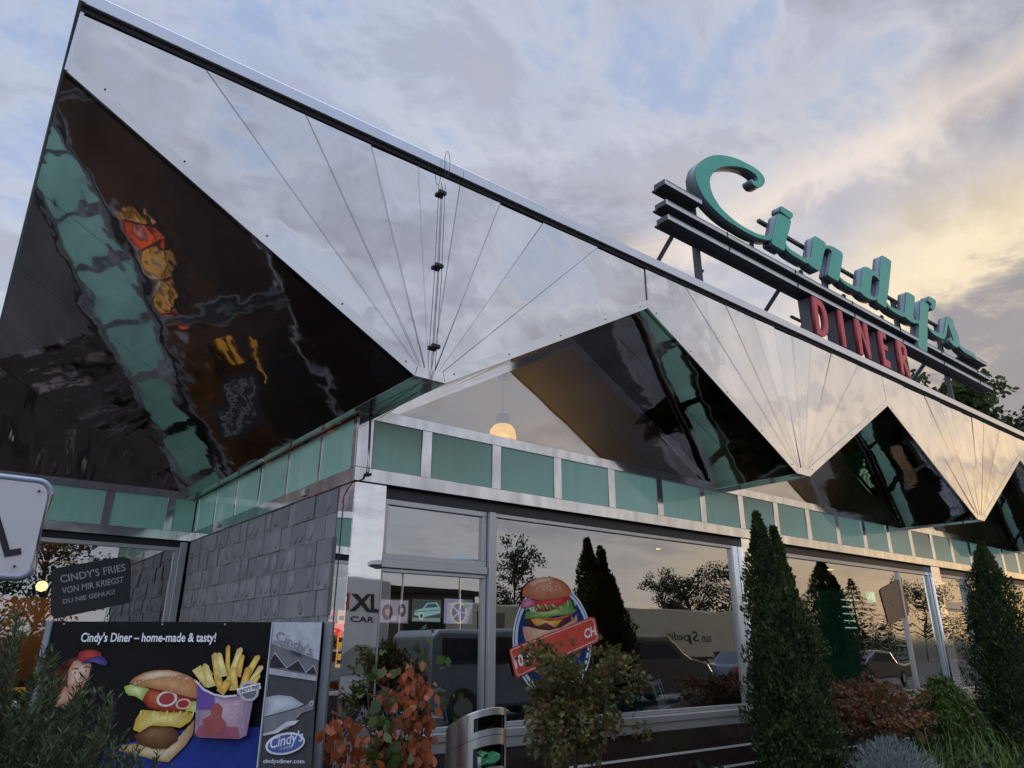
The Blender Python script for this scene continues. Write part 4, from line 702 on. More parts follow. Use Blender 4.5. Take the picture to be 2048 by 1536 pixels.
for px_,py_,pz_,lab in ((-1.35,6.2,2.3,'small warm glowing pendant lamp behind the fries board on the recessed window'),(-3.4,6.0,2.3,'small warm glowing pendant lamp in the wing left of the recessed window'),(-5.6,6.2,2.3,'small warm glowing pendant lamp farthest left in the wing')):  # second and third lamps are added to light the wing ceiling
    t=empty('pendant_lamp',(px_,py_,pz_),lab,'lamp')
    MB().lathe([(0,pz_-.07),(.05,pz_-.05),(.07,pz_),(.05,pz_+.05),(0,pz_+.07)],px_,py_,14).build('bulb',M['winglamp'],t,smooth=True); MB().tube([(px_,py_,pz_+.06),(px_,py_,2.775)],.005,5).build('cord',M['black'],t)
t=empty('display_shelf',(-2.2,5.9,0),'orange lit display shelf behind the recessed window at the left edge','shelf')
MB().box(-2.30,-1.75,5.9,6.3,.08,1.3).build('base',M['brown'],t)
MB().box(-2.30,-1.78,5.86,5.88,1.42,1.56).box(-2.30,-1.78,5.86,5.88,1.66,1.76).box(-2.30,-1.2,5.86,5.88,1.05,1.10).build('lit_panel',M['shelfglow'],t)
MB().box(-2.32,-1.76,5.89,6.3,1.3,1.33).box(-2.32,-1.76,5.89,6.3,1.60,1.63).box(-2.32,-1.76,5.89,6.3,1.80,1.83).build('shelf_board',M['brown'],t)
t=empty('serving_counter',(-1.1,6.6,0),'long brown serving counter deep inside behind the recessed window','counter')
MB().box(-1.7,.1,6.6,7.2,.08,1.1).build('front',M['brown'],t); MB().box(-1.72,.12,6.55,7.22,1.1,1.15).build('counter_top',M['infloor'],t)
M['redpanel']=simple('red_lit_panel',(.8,.1,.05),.5,emit=(1,.12,.03),es=1.2)
t=empty('menu_board',(-4.2,7.82,0),'row of red and yellow lit menu boards behind the recessed window','menu board')
for i in range(5):
    MB().box(-5.4+i*.48,-5.04+i*.48,7.8,7.85,1.2,2.2).build('lit_panel',M['redpanel'] if i in (1,4) else M['warmlamp'],t)
    for q in range(5): MB().box(-5.4+i*.48,-5.04+i*.48,7.77,7.79,1.26+q*.19,1.335+q*.19).build('shelf_strip',M['brown'],t)
MB().box(-5.45,-3.0,7.86,7.9,1.0,2.3).build('backing',M['black'],t)
MB().box(-5.3,-3.1,7.75,7.79,1.75,1.95).build('red_strip',M['redglow'],t)
def exit_sign():
    e=BOARD2['exit']; t=empty('exit_sign',(8.4,2.0,0),'small green lit exit sign with a running figure inside the second window','sign')
    y=.9; s=1.25
    x0,z0=9.72,2.28; MB().box(x0,x0+.32,y,y+.05,z0,z0+.18).build('housing',M['joint'],t)
    A=Art(lambda u,v,l:(u,y-.001-l,v)); A.rect(x0+.005,x0+.315,z0+.005,z0+.175,(.02,.55,.2)); A.rect(x0+.19,x0+.28,z0+.02,z0+.16,(.8,.95,.85))
    A.ell(x0+.15,z0+.145,.012,.012,(.8,.95,.85)); A.line([(x0+.14,z0+.13),(x0+.11,z0+.08),(x0+.06,z0+.06)],.02,(.8,.95,.85)); A.line([(x0+.11,z0+.08),(x0+.15,z0+.05),(x0+.13,z0+.02)],.018,(.8,.95,.85)); A.line([(x0+.14,z0+.12),(x0+.17,z0+.09)],.012,(.8,.95,.85))
    A.build('pictogram',M['screen'],t); MB().tube([(x0+.16,y+.03,z0+.18),(x0+.16,y+.03,z0+.75)],.01,6).build('hanger',M['black'],t)
exit_sign()
M['fridgegreen']=simple('green_fridge_interior',(.008,.035,.025),.3,emit=(.02,.20,.12),es=.05)
M['slotlight']=simple('fridge_slot_light',(.8,1,.9),.4,emit=(.6,1,.8),es=.7)
t=empty('bottle_fridge',(9.0,.95,0),'tall green lit fridge with two rows of bright slots inside the second window','fridge')
MB().box(8.86,9.30,.9,1.3,.1,2.44).build('cabinet',M['fridgegreen'],t)
for i in range(5):
    for j in range(2): MB().box(8.90+j*.19,9.05+j*.19,.885,.898,1.86+i*.105,1.875+i*.105).build('slot_light',M['slotlight'],t)
M['teal']=simple('teal_upholstery',(.008,.055,.06),.35,coat=.4)
for i,(x,lab) in enumerate(((.75,'dark teal booth bench just inside the narrow window beside the corner post'),(3.2,'dark teal booth bench just inside the big window behind the maple'),(6.6,'dark teal booth bench inside the window beyond the tall cypress'))):
    t=empty('booth_bench',(x,.8,0),lab,'bench','booth benches along the windows')
    w=.5 if i==0 else 1.3
    MB().box(x-w,x+w,.55,1.15,.09,.5).build('seat',M['teal'],t,bevel=.03); MB().box(x-w,x+w,.32,.54,.09,1.14).build('backrest',M['teal'],t,bevel=.04)
M['paper']=simple('menu_paper',(.62,.64,.68),.5,noise=.1)
for x,z,lab in ((.98,1.12,'small white menu card standing inside the narrow window'),(3.72,1.12,'small white menu card standing inside the big window near its lower right corner')):
    t=empty('menu_card',(x,.24,z),lab,'menu card','menu cards in the windows')
    t.rotation_euler=(0,0,0)
    Mx=Matrix.Translation((x,.24,z))@Euler((R(-14),R(-8),R(12))).to_matrix().to_4x4()
    MB().box(-.10,.10,-.003,.003,-.14,.14,M=Mx).build('card',M['paper'],t)
    A=Art(lambda u,v,l: tuple(Mx@Vector((u,-.0035-l,v)))); A.rect(-.095,.095,-.135,.135,(.60,.63,.68)); A.rect(-.07,.02,-.03,.10,(.05,.12,.14)); A.rect(.04,.08,-.12,.10,(.03,.10,.12)); 
    for j in range(6): A.rect(-.07,.02,-.11+j*.011,-.107+j*.011,(.2,.2,.22)); A.n-=1
    A.build('printed_face',M['print'],t)
    MB().box(-.11,.11,-.02,.03,-.16,-.142,M=Mx).build('holder',M['black'],t)

# ------------------------------------------------------------------ roof sign
for i,(a,b_) in enumerate(spans): MB().box(a,b_,.121,.31,.925,.955).build('window_ledge',M['alu'],diner)
def facemat(name,c1,c2):
    m=simple(name,c1,.42,0,noise=.22,nscale=4,coat=.2); return m
M['teal_face']=facemat('teal_letter_face',(.055,.46,.33),None)
M['teal_side']=simple('teal_letter_side',(.10,.135,.15),.45,.2,noise=.2,nscale=6)
M['red_face']=simple('red_letter_face',(.72,.03,.07),.4,0,noise=.10,nscale=4,coat=.2)
M['red_rim']=simple('red_letter_rim',(.22,.02,.03),.45,.2)
M['gold']=simple('gold_edge',(.42,.26,.12),.4,.5)
M['boxgrey']=simple('grey_letter_box',(.085,.085,.095),.5,.2,noise=.15)
M['rail']=simple('weathered_rail',(.80,.82,.76),.45,.0,noise=.3,nscale=7)
M['tube_white']=simple('unlit_neon_tube',(.50,.56,.50),.3)
M['railside']=simple('rail_shadow_side',(.075,.075,.085),.5,.3,noise=.2)  # darker than the rail face: shade of sides and undersides put into colour
def smooth_loop(pts,closed=True,k=3):
    """Catmull-Rom through the traced outline, corners kept"""
    n=len(pts); out=[]
    for i in range(n):
        p0,p1,p2,p3=[Vector(pts[(i+j)%n]) for j in (-1,0,1,2)]
        a=(p1-p0); b=(p2-p1); c=(p3-p2)
        out.append(tuple(p1))
        def sharp(u,v):
            return u.length<1e-6 or v.length<1e-6 or u.angle(v)>R(52)
        m1=(p2-p0)*.5 if not sharp(a,b) else b*.9
        m2=(p3-p1)*.5 if not sharp(b,c) else b*.9
        m1=m1.normalized()*min(m1.length,b.length) if m1.length else m1; m2=m2.normalized()*min(m2.length,b.length) if m2.length else m2
        if b.length>.02:
            for j in range(1,k):
                t=j/k; h=(2*t**3-3*t*t+1)*p1+(t**3-2*t*t+t)*m1+(-2*t**3+3*t*t)*p2+(t**3-t*t)*m2
                out.append(tuple(h))
    return out
def solid(name,loops,y0,y1,m,parent,off=0,smooth=True):
    """filled outline (with holes) in the x-z plane, from y0 (front) to y1"""
    cu=bpy.data.curves.new(name,'CURVE'); cu.dimensions='2D'; cu.fill_mode='BOTH'; cu.extrude=abs(y1-y0)/2; cu.offset=off
    for L in loops:
        L=smooth_loop(L) if smooth else L
        sp=cu.splines.new('POLY'); sp.points.add(len(L)-1); sp.use_cyclic_u=True
        for p,q in zip(sp.points,L): p.co=(q[0],q[1],0,1)
    o=bpy.data.objects.new(name,cu); COL.objects.link(o); dg=bpy.context.evaluated_depsgraph_get(); dg.update()
    me=bpy.data.meshes.new_from_object(o.evaluated_get(dg)); bpy.data.objects.remove(o); bpy.data.curves.remove(cu)
    # 2D curve lies in xy, extruded along z -> turn to x-z plane
    ym=(y0+y1)/2
    for v in me.vertices: v.co=(v.co.x, ym-v.co.z, v.co.y)
    me.materials.clear(); me.materials.append(m); me.update(); me.name=name
    bm=bmesh.new(); bm.from_mesh(me); bmesh.ops.remove_doubles(bm,verts=bm.verts,dist=1e-5); bmesh.ops.recalc_face_normals(bm,faces=bm.faces); bm.to_mesh(me); bm.free()
    oo=bpy.data.objects.new(name,me); COL.objects.link(oo); wparent(oo,parent); return oo
YS=-.90
sign=empty('roof_sign',(7.5,YS+.2,5.175),"rooftop sign with green script letters Cindy's above red letters DINER on grey rails",'sign')
for k,nm in (('c','script_letter'),('i','script_letter'),('dot','letter_dot'),('n','script_letter'),('d','script_letter'),('y','script_letter'),('apos','apostrophe'),('s','script_letter')):
    b_=solid(nm,LETTERS[k],YS+.004+.0007*'cidnys'.find(k[0]),YS+.135,M['teal_side'],sign)
    solid('letter_face',LETTERS[k],YS-.004,YS+.003,M['teal_face'],b_,off=-.006)
for k in 'DINER':
    b_=solid('block_letter',LETTERS[k],YS+.002,YS+.05,M['red_rim'],sign,smooth=False)
    solid('letter_edge',LETTERS[k],YS-.002,YS+.0015,M['gold'],b_,off=-.003,smooth=False)
    solid('letter_face',LETTERS[k],YS-.006,YS-.0025,M['red_face'],b_,off=-.010,smooth=False)
    L=LETTERS[k][0]; x0=min(p[0] for p in L); x1=max(p[0] for p in L)
    MB().box(x0+.01,x0+.12,YS+.051,YS+.20,5.43,5.985).build('letter_box',M['boxgrey'],b_)
def rail(x0,x1,z0,z1,y0=YS+.012,y1=YS+.172):
    r=MB().box(x0,x1,y0,y1,z0,z1).build('rail',M['railside'],sign,bevel=.004)
    MB().box(x0+.004,x1-.004,y0-.007,y0-.0005,z0+.003,z1-.004).build('rail_face',M['rail'],r)
    MB().tube([(x0+.02,y0-.010,z1-.012),(x1-.02,y0-.010,z1-.012)],.004,6).build('neon_tube',M['tube_white'],r)
    MB().box(x0-.004,x1+.004,y1-.03,y1+.03,z0-.018,z0+.004).build('rail_flange',M['railside'],r)
    xx=x0+1.1; js=MB()
    while xx<x1-.3: js.box(xx,xx+.006,y0-.021,y0,z0+.004,z1-.004); xx+=1.47
    js.build('rail_clips',M['black'],r)
rail(3.05,3.71,6.475,6.545)
rail(3.04,12.10,6.205,6.270)
rail(3.05,12.10,6.012,6.078)
rail(11.2,12.11,6.50,6.565)
fr=MB()
fr.box(5.2,11.3,YS+.17,YS+.215,6.93,6.975).build('top_rail',M['railside'],sign)
MB().box(3.5,11.4,YS+.172,YS+.21,6.40,6.44).build('back_rail',M['railside'],sign)
MB().box(5.8,8.6,YS+.24,YS+.27,5.72,5.75).build('back_rail',M['railside'],sign)
for x in (3.78,6.78,9.0,10.62):
    MB().box(x-.035,x+.035,YS+.173,YS+.235,5.176,6.96).build('leg',M['railside'],sign)
for x,yb,zt in ((3.36,.02,6.02),(3.86,.05,5.75),(5.50,.10,6.02),(6.1,.10,5.75),(9.75,.10,6.02),(10.7,.05,5.75)):
    MB().tube([(x,YS+.2,zt),(x,YS+.2+(zt-5.176)*1.05,5.178)],.036,4).build('brace',M['railside'],sign)
for x in (4.9,6.05,7.2,8.35,9.5,10.4):
    MB().box(x-.03,x+.03,YS+.14,YS+.172,6.27,6.47).build('bracket',M['railside'],sign)

# ------------------------------------------------------------------ parking sign (near, left)
S=SIGNL; yS=-2.6
ps=empty('parking_sign',(-2.45,yS,0),'white metal sign in a rounded grey tube frame at the left edge','sign')
cxs=-2.49; hw=.265; zt=2.058; zb_=1.778; 
def rrect(x0,x1,z0,z1,r,n=6):
    out=[]
    for cx,cz,a0 in ((x1-r,z1-r,0),(x0+r,z1-r,90),(x0+r,z0+r,180),(x1-r,z0+r,270)):
        for i in range(n+1): a=R(a0+90*i/n); out.append((cx+r*math.cos(a),cz+r*math.sin(a)))
    return out
M['whiteplate']=simple('white_sign_enamel',(.60,.60,.61),.4,0,noise=.05,nscale=5)
M['galvtube']=simple('galvanised_tube',(.27,.31,.37),.42,.6,noise=.3,nscale=22)
px1=-2.232; px0=px1-.56
loop=rrect(px0,px1,zb_-.0,zt,.035)
MB().prism(rrect(px0+.004,px1-.004,zb_+.004,zt-.004,.032),'y',yS-.003,yS+.001).build('plate',M['whiteplate'],ps)
MB().tube([(p[0],yS+.006,p[1]) for p in loop]+[(loop[0][0],yS+.006,loop[0][1])],.0115,10,caps=False).build('frame',M['galvtube'],ps,smooth=True)
MB().tube([(px0+.02,yS+.04,0),(px0+.02,yS+.04,2.2)],.03,12).build('post',M['galvtube'],ps,smooth=True)
MB().prism([(-2.37,1.97),(-2.345,1.955),(-2.297,1.853),(-2.272,1.860),(-2.267,1.843),(-2.305,1.832)],'y',yS-.0052,yS-.0035).build('letter',M['black'],ps)
for x,z in ((px1-.028,zt-.03),(px1-.045,zb_+.03)): MB().tube([(x,yS-.009,z),(x,yS-.003,z)],.0035,6).build('screw',M['black'],ps)

# ------------------------------------------------------------------ litter bin
BC=Vector((.0875,-1.585)); BR=.167; BU=Vector((.78801,-.61566)); BT=Vector((-.61566,-.78801))   # along the street / towards the kerb
lb_=empty('litter_bin',(BC.x,BC.y,0),'round brushed steel litter bin with slanted top and two slots beside the orange shrub','litter bin')
def bq(th,t,r_=BR,flat=None):
    s_,c_=math.sin(th),math.cos(th); p=BC+BU*(r_*s_)+BT*(r_*c_)
    return (p.x,p.y,(1.20+.053*s_+.0624*c_-t) if flat is None else flat)
body=MB()
def strip(t0,t1,a0,a1,n=40,flat1=None):
    b=len(body.v)
    for i in range(n+1):
        th=lerp(a0,a1,i/n); body.v.append(bq(th,t0)); body.v.append(bq(th,t1,flat=flat1))
    for i in range(n): body.f.append((b+2*i,b+2*i+2,b+2*i+3,b+2*i+1)); body.mi.append(0)
PI=math.pi; A0,A1=math.asin(-.04),math.asin(.97)
strip(0,.036,-PI,PI,64); strip(.036,.102,A1,2*PI+A0,52); strip(.102,.133,-PI,PI,64); strip(.136,.181,-PI,PI,64); strip(.181,.285,A1,2*PI+A0,52); strip(.285,1,-PI,PI,64,flat1=.02)
body.add([bq(2*PI*i/48,0) for i in range(48)],[tuple(range(48))])
o=body.build('body',M['brushed'],lb_,smooth=False); sm=o.modifiers.new('s','SOLIDIFY'); sm.thickness=.003; sm.offset=-1
MB().lathe([(.0,.885),(BR-.02,.885)],BC.x,BC.y,24).build('shelf',M['black'],lb_)
lin=MB(); n=30
for i in range(n+1):
    th=lerp(A1-.15,2*PI+A0+.15,i/n); lin.v.append(bq(th,.02,BR-.012)); lin.v.append(bq(th,.33,BR-.012))
for i in range(n): lin.f.append((2*i,2*i+1,2*i+3,2*i+2)); lin.mi.append(0)
lin.build('liner',M['black'],lb_)
M['greenplastic']=simple('green_plastic_bottle',(.05,.24,.11),.15,coat=.5,noise=.35,nscale=25)
M['clearplastic']=simple('pale_plastic_cup',(.42,.46,.44),.2,coat=.3,noise=.2)
tr=MB(); P0=Vector(bq(.75,.255,BR-.045)); P1=Vector(bq(.25,.255,BR-.055)); ax=(P0-P1).normalized(); sd_=ax.cross(Vector((0,0,1))).normalized(); n=14
for i in range(7):
    for kx in range(n):
        a=2*PI*kx/n; rad=(.030+.006*math.sin(i*2.1)+.004*(kx%2))*(1 if 0<i<6 else .4); q=P1+ax*(i*.022-.02)
        w_=q+sd_*rad*math.cos(a)+Vector((0,0,1))*rad*math.sin(a); tr.v.append(tuple(w_))
for i in range(6):
    for kx in range(n): tr.f.append((i*n+kx,i*n+(kx+1)%n,(i+1)*n+(kx+1)%n,(i+1)*n+kx)); tr.mi.append(0)
tr.f.append(tuple(range(n))); tr.mi.append(0); tr.f.append(tuple(6*n+k for k in range(n))); tr.mi.append(0)
thingmesh(tr,'crushed_bottle',M['greenplastic'],'crushed green plastic bottle lying in the lower slot of the litter bin','bottle')
wp=MB(); vs=[]
for i in range(7):
    for j in range(4):
        q=bq(.02+.09*i,.197+.004*i,BR-.012-.013*j); vs.append((q[0],q[1],q[2]-.012+.010*math.sin(i*1.7+j)+.004*j))
wp.add(vs,[(i*4+j,(i+1)*4+j,(i+1)*4+j+1,i*4+j+1) for i in range(6) for j in range(3)])
M['wrap']=simple('light_green_wrapper',(.12,.42,.16),.35,noise=.4,nscale=30)
o=thingmesh(wp,'drink_wrapper',M['wrap'],'crumpled light green wrapper on top of the rubbish in the litter bin','wrapper'); sm=o.modifiers.new('s','SOLIDIFY'); sm.thickness=.002
q=bq(.12,.27,BR-.05)
thingmesh(MB().lathe([(0,q[2]-.02),(.026,q[2]-.02),(.034,q[2]+.045),(.031,q[2]+.045),(.024,q[2]-.014),(0,q[2]-.014)],q[0],q[1],16),'plastic_cup',M['clearplastic'],'pale plastic cup at the left end of the lower litter bin slot','cup',smooth=True)

# ------------------------------------------------------------------ plants
def cloud_mesh(name,V,F_,m,parent=None):
    me=bpy.data.meshes.new(name); nv=len(V); me.vertices.add(nv); me.vertices.foreach_set('co',np.asarray(V,np.float32).ravel())
    k=F_.shape[1]; nf=len(F_); me.loops.add(nf*k); me.loops.foreach_set('vertex_index',F_.astype(np.int32).ravel()); me.polygons.add(nf); me.polygons.foreach_set('loop_start',np.arange(0,nf*k,k,dtype=np.int32)); me.polygons.foreach_set('loop_total',np.full(nf,k,np.int32))
    me.update(calc_edges=True); me.materials.append(m); o=bpy.data.objects.new(name,me); COL.objects.link(o)
    if parent is not None: wparent(o,parent)
    return o
def unit(a): return a/np.maximum(np.linalg.norm(a,axis=-1,keepdims=True),1e-9)
def leaves(name,C,axis,nrm,L,W,m,parent=None,tmpl=None,fold=0.0):
    """C centres, axis = growth direction, nrm = rough facing; template polygon in (along, across)"""
    n=len(C); ax=unit(axis); b=unit(np.cross(nrm,ax)); nn=np.cross(ax,b)
    if tmpl is None: tmpl=[(0,0),(.45,.5),(1,0),(.45,-.5)]
    T=np.array(tmpl); k=len(T); L=np.broadcast_to(L,(n,)); W=np.broadcast_to(W,(n,))
    V=C[:,None,:]+ax[:,None,:]*(T[None,:,0,None]*L[:,None,None])+b[:,None,:]*(T[None,:,1,None]*W[:,None,None])-nn[:,None,:]*(np.abs(T[None,:,1,None])*fold*W[:,None,None])
    F_=np.arange(n*k).reshape(n,k); return cloud_mesh(name,V.reshape(-1,3),F_,m,parent)
STAR=[(0,0),(.25,.22),(.10,.55),(.45,.25),(.55,.50),(.62,.18),(1,0),(.62,-.18),(.55,-.50),(.45,-.25),(.10,-.55),(.25,-.22)]
OVAL=[(0,0),(.2,.36),(.5,.5),(.8,.34),(1,0),(.8,-.34),(.5,-.5),(.2,-.36)]
M['bark']=simple('brown_bark',(.07,.05,.035),.9,noise=.4,nscale=30,bump=.6)
M['thuja']=leafmat('cypress_foliage',[(.010,.020,.008),(.018,.036,.010),(.032,.056,.014),(.055,.080,.020),(.055,.046,.018)],.6,.12,patch=.55)
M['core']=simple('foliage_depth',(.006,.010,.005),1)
def cypress(x,y,h,rad,label,seed,tips=((0,0,1.0,1.0),)):
    g=np.random.default_rng(seed); t=empty('cypress',(x,y,0),label,'cypress','cypresses along the front')
    MB().tube([(x,y,0),(x+.02,y,h*.5),(x,y,h*.93)],[.07,.045,.008],8).build('trunk',M['bark'],t)
    allC=[];allA=[];allN=[];LL=[]
    for (dx,dy,hh,rs) in tips:
        H=h*hh; n=int(21000*rs)
        z=g.random(n)**.85; ang=g.random(n)*2*np.pi
        prof=np.interp(z,[0,.08,.25,.5,.7,.82,.90,1],[.78,.95,1.0,.90,.74,.50,.28,.03])*rad*rs
        lump=1+.20*np.sin(ang*3+z*17)+.15*np.sin(ang*5-z*29+2)+.12*np.sin(ang*11+z*61)+np.where(g.random(n)<.05,.22*g.random(n),0)
        rr_=prof*lump*(1-.5*g.random(n)**2.2)
        X=x+dx*(np.clip(z,0,1))+rr_*np.cos(ang); Y=y+dy*z+rr_*np.sin(ang)*.9; Z=.08+z*(H-.08)+g.normal(0,.012,n)
        C=np.stack([X,Y,Z],1); out=np.stack([np.cos(ang),np.sin(ang),np.zeros(n)],1)
        A_=out*.55+np.array([0,0,1.0])+g.normal(0,.38,(n,3)); N_=out+g.normal(0,.6,(n,3))
        allC.append(C);allA.append(A_);allN.append(N_);LL.append(.022+.030*g.random(n))
    C=np.concatenate(allC);Lx=np.concatenate(LL)
    FAN=[(0,.08),(.3,.42),(.42,.2),(.62,.5),(.7,.15),(1,0),(.72,-.18),(.6,-.48),(.4,-.2),(.28,-.4),(0,-.08)]
    leaves('foliage',C,np.concatenate(allA),np.concatenate(allN),Lx,Lx*.62,M['thuja'],t,tmpl=FAN)
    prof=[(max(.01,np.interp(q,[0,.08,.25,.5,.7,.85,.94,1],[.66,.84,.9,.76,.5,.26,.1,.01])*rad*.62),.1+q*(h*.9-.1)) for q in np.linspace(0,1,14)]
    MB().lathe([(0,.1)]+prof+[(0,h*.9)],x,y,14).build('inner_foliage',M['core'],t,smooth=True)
    return t
cypress(3.93,-1.12,2.84,.37,'tall dark green cypress in front of the wall post between the big windows',3,((-.20,0,.985,.80),(.07,.0,.945,.72),(.16,.05,.84,.95),(-.02,-.05,.80,1.0)))
cypress(9.15,-1.15,2.96,.50,'tall dark green cypress at the right edge, farther along the front',5,((0,0,1,1),(.15,.1,.9,.8)))

# maple
M['maple']=leafmat('maple_leaf',[(.045,.060,.014),(.085,.095,.022),(.13,.070,.025),(.080,.115,.028),(.20,.18,.06),(.15,.055,.028)],.5,.3,patch=.4)  # brightest leaf colours stand in for sunlit tips
def twiggy(name_cat,x,y,z0,cen,rad,n,L,mats,label,cat,seed,tmpl=STAR,fold=.25,stems=7,flat=.6,group=None,nm='shrub',droop=-.25,cl=.30,fillf=.16):
    g=np.random.default_rng(seed); t=empty(nm,(x,y,0),label,cat,group)
    mb=MB(); tipsP=[]
    for i in range(stems):
        a=g.random()*2*np.pi; e=g.random()**.5
        tip=(cen[0]+rad[0]*e*math.cos(a)*.9,cen[1]+rad[1]*e*math.sin(a)*.9,cen[2]+rad[2]*(.2+.7*g.random()))
        mid=(lerp(x,tip[0],.35)+g.normal(0,.03),lerp(y,tip[1],.35)+g.normal(0,.03),lerp(z0,tip[2],.5))
        mb.tube([(x+g.normal(0,.02),y+g.normal(0,.02),z0),mid,tip],[.014,.008,.003],5)
        for j in range(7):
            s=.35+.6*g.random(); b_=(lerp(mid[0],tip[0],s),lerp(mid[1],tip[1],s),lerp(mid[2],tip[2],s)); 
            en=(b_[0]+g.normal(0,rad[0]*.35),b_[1]+g.normal(0,rad[1]*.35),b_[2]+g.normal(.02,rad[2]*.3)); mb.tube([b_,en],[.004,.0015],4); tipsP.append(en)
        tipsP.append(tip)
    mb.build('branches',M['bark'],t)
    # leaf clusters round the twig ends
    tp=np.array(tipsP); nc=len(tp)
    ci=g.integers(0,nc,n); q=g.normal(0,1,(n,3)); q=unit(q)*g.random((n,1))**.4
    P=tp[ci]+q*np.array(rad)*cl
    fill=g.random(n)<fillf; ang=g.random(n)*2*np.pi; ph=np.arccos(1-2*g.random(n)); rr_=g.random(n)**.35
    S_=np.stack([np.cos(ang)*np.sin(ph),np.sin(ang)*np.sin(ph),np.cos(ph)],1)*rr_[:,None]*np.array(rad)+np.array(cen)
    P[fill]=S_[fill]
    out=unit(P-np.array(cen)); A_=out+np.array([0,0,droop])+g.normal(0,.5,(n,3)); N_=np.array([0,-.2,1])*flat+g.normal(0,.5,(n,3))
    Ls=L*(.65+.6*g.random(n))
    leaves('foliage',P,A_,N_,Ls,Ls*.95,mats,t,tmpl=tmpl,fold=fold)
    return t
twiggy('',1.12,-1.30,0,(1.20,-1.30,1.28),(.42,.30,.37),4400,.040,M['maple'],'bushy maple with small brown and green pointed leaves in front of the burger poster','maple',21,stems=13,cl=.21,fillf=.05,nm='maple')
# orange shrub
M['orangeleaf']=leafmat('orange_leaf',[(.34,.080,.022),(.42,.12,.04),(.20,.046,.016),(.36,.14,.055),(.28,.065,.03)],.5,.3)
M['greenleaf']=leafmat('round_green_leaf',[(.050,.085,.020),(.075,.12,.028),(.10,.13,.04),(.040,.065,.02)],.45,.3)
g=np.random.default_rng(9)
osr=empty('beech_shrub',(-.42,-1.62,0),'shrub with orange withered leaves and a few round green ones beside the litter bin','shrub')
mb=MB(); 
for sx,tip in ((-.55,(-.72,-1.6,1.30)),(-.45,(-.50,-1.62,1.42)),(-.40,(-.33,-1.6,1.62)),(-.35,(-.24,-1.6,1.50)),(-.5,(-.60,-1.55,1.50)),(-.4,(-.40,-1.7,1.25))):
    mb.tube([(sx,-1.62,0),(sx+.03,-1.62,.7),(lerp(sx,tip[0],.6),-1.61,1.1),tip],[.012,.010,.006,.002],5)
    for j in range(5):
        s=g.random(); b_=(lerp(sx,tip[0],.5+.5*s),-1.61,lerp(.95,tip[2],s)); mb.tube([b_,(b_[0]+g.normal(0,.09),b_[1]+g.normal(0,.08),b_[2]+g.random()*.1)],[.003,.0012],4)
mb.build('branches',M['bark'],osr)
def cluster(cs,n,sp,L,m,nm,up=-1.0):
    P=[];
    for c in cs: P.append(np.array(c)+g.normal(0,1,(n,3))*np.array(sp))
    P=np.concatenate(P); k=len(P); A_=np.array([0,0,up])+g.normal(0,.45,(k,3)); N_=np.array([-.5,-.8,.3])+g.normal(0,.8,(k,3)); Ls=L*(.55+.75*g.random(k))
    leaves(nm,P,A_,N_,Ls,Ls*(.55+.35*g.random(k)),m,osr,tmpl=[(-.18,.015),(0,.02),(.18,.34),(.42,.5),(.68,.38),(.86,.16),(1.06,0),(.86,-.16),(.68,-.38),(.42,-.5),(.18,-.34),(0,-.02),(-.18,-.015)],fold=.55)
cluster([(-.74,-1.62,1.20),(-.66,-1.64,1.12),(-.70,-1.6,1.02),(-.60,-1.62,.95),(-.74,-1.6,.9),(-.52,-1.62,1.08),(-.44,-1.64,1.17),(-.36,-1.62,1.40),(-.42,-1.62,1.36),(-.30,-1.62,1.12),(-.36,-1.66,1.02),(-.26,-1.6,1.22),(-.5,-1.64,.92),(-.33,-1.62,.9)],44,(.052,.058,.058),.052,M['orangeleaf'],'orange_leaves')
cluster([(-.52,-1.66,1.20),(-.47,-1.68,1.14),(-.56,-1.68,1.10),(-.60,-1.66,1.04),(-.50,-1.6,1.26)],14,(.045,.045,.04),.072,M['greenleaf'],'green_leaves',-.3)
cluster([(-.30,-1.6,1.58),(-.42,-1.6,1.48),(-.22,-1.6,1.50),(-.58,-1.6,1.44),(-.36,-1.6,1.30),(-.18,-1.62,1.30),(-.64,-1.6,1.36)],7,(.055,.045,.045),.052,M['greenleaf'],'green_leaves',.1)

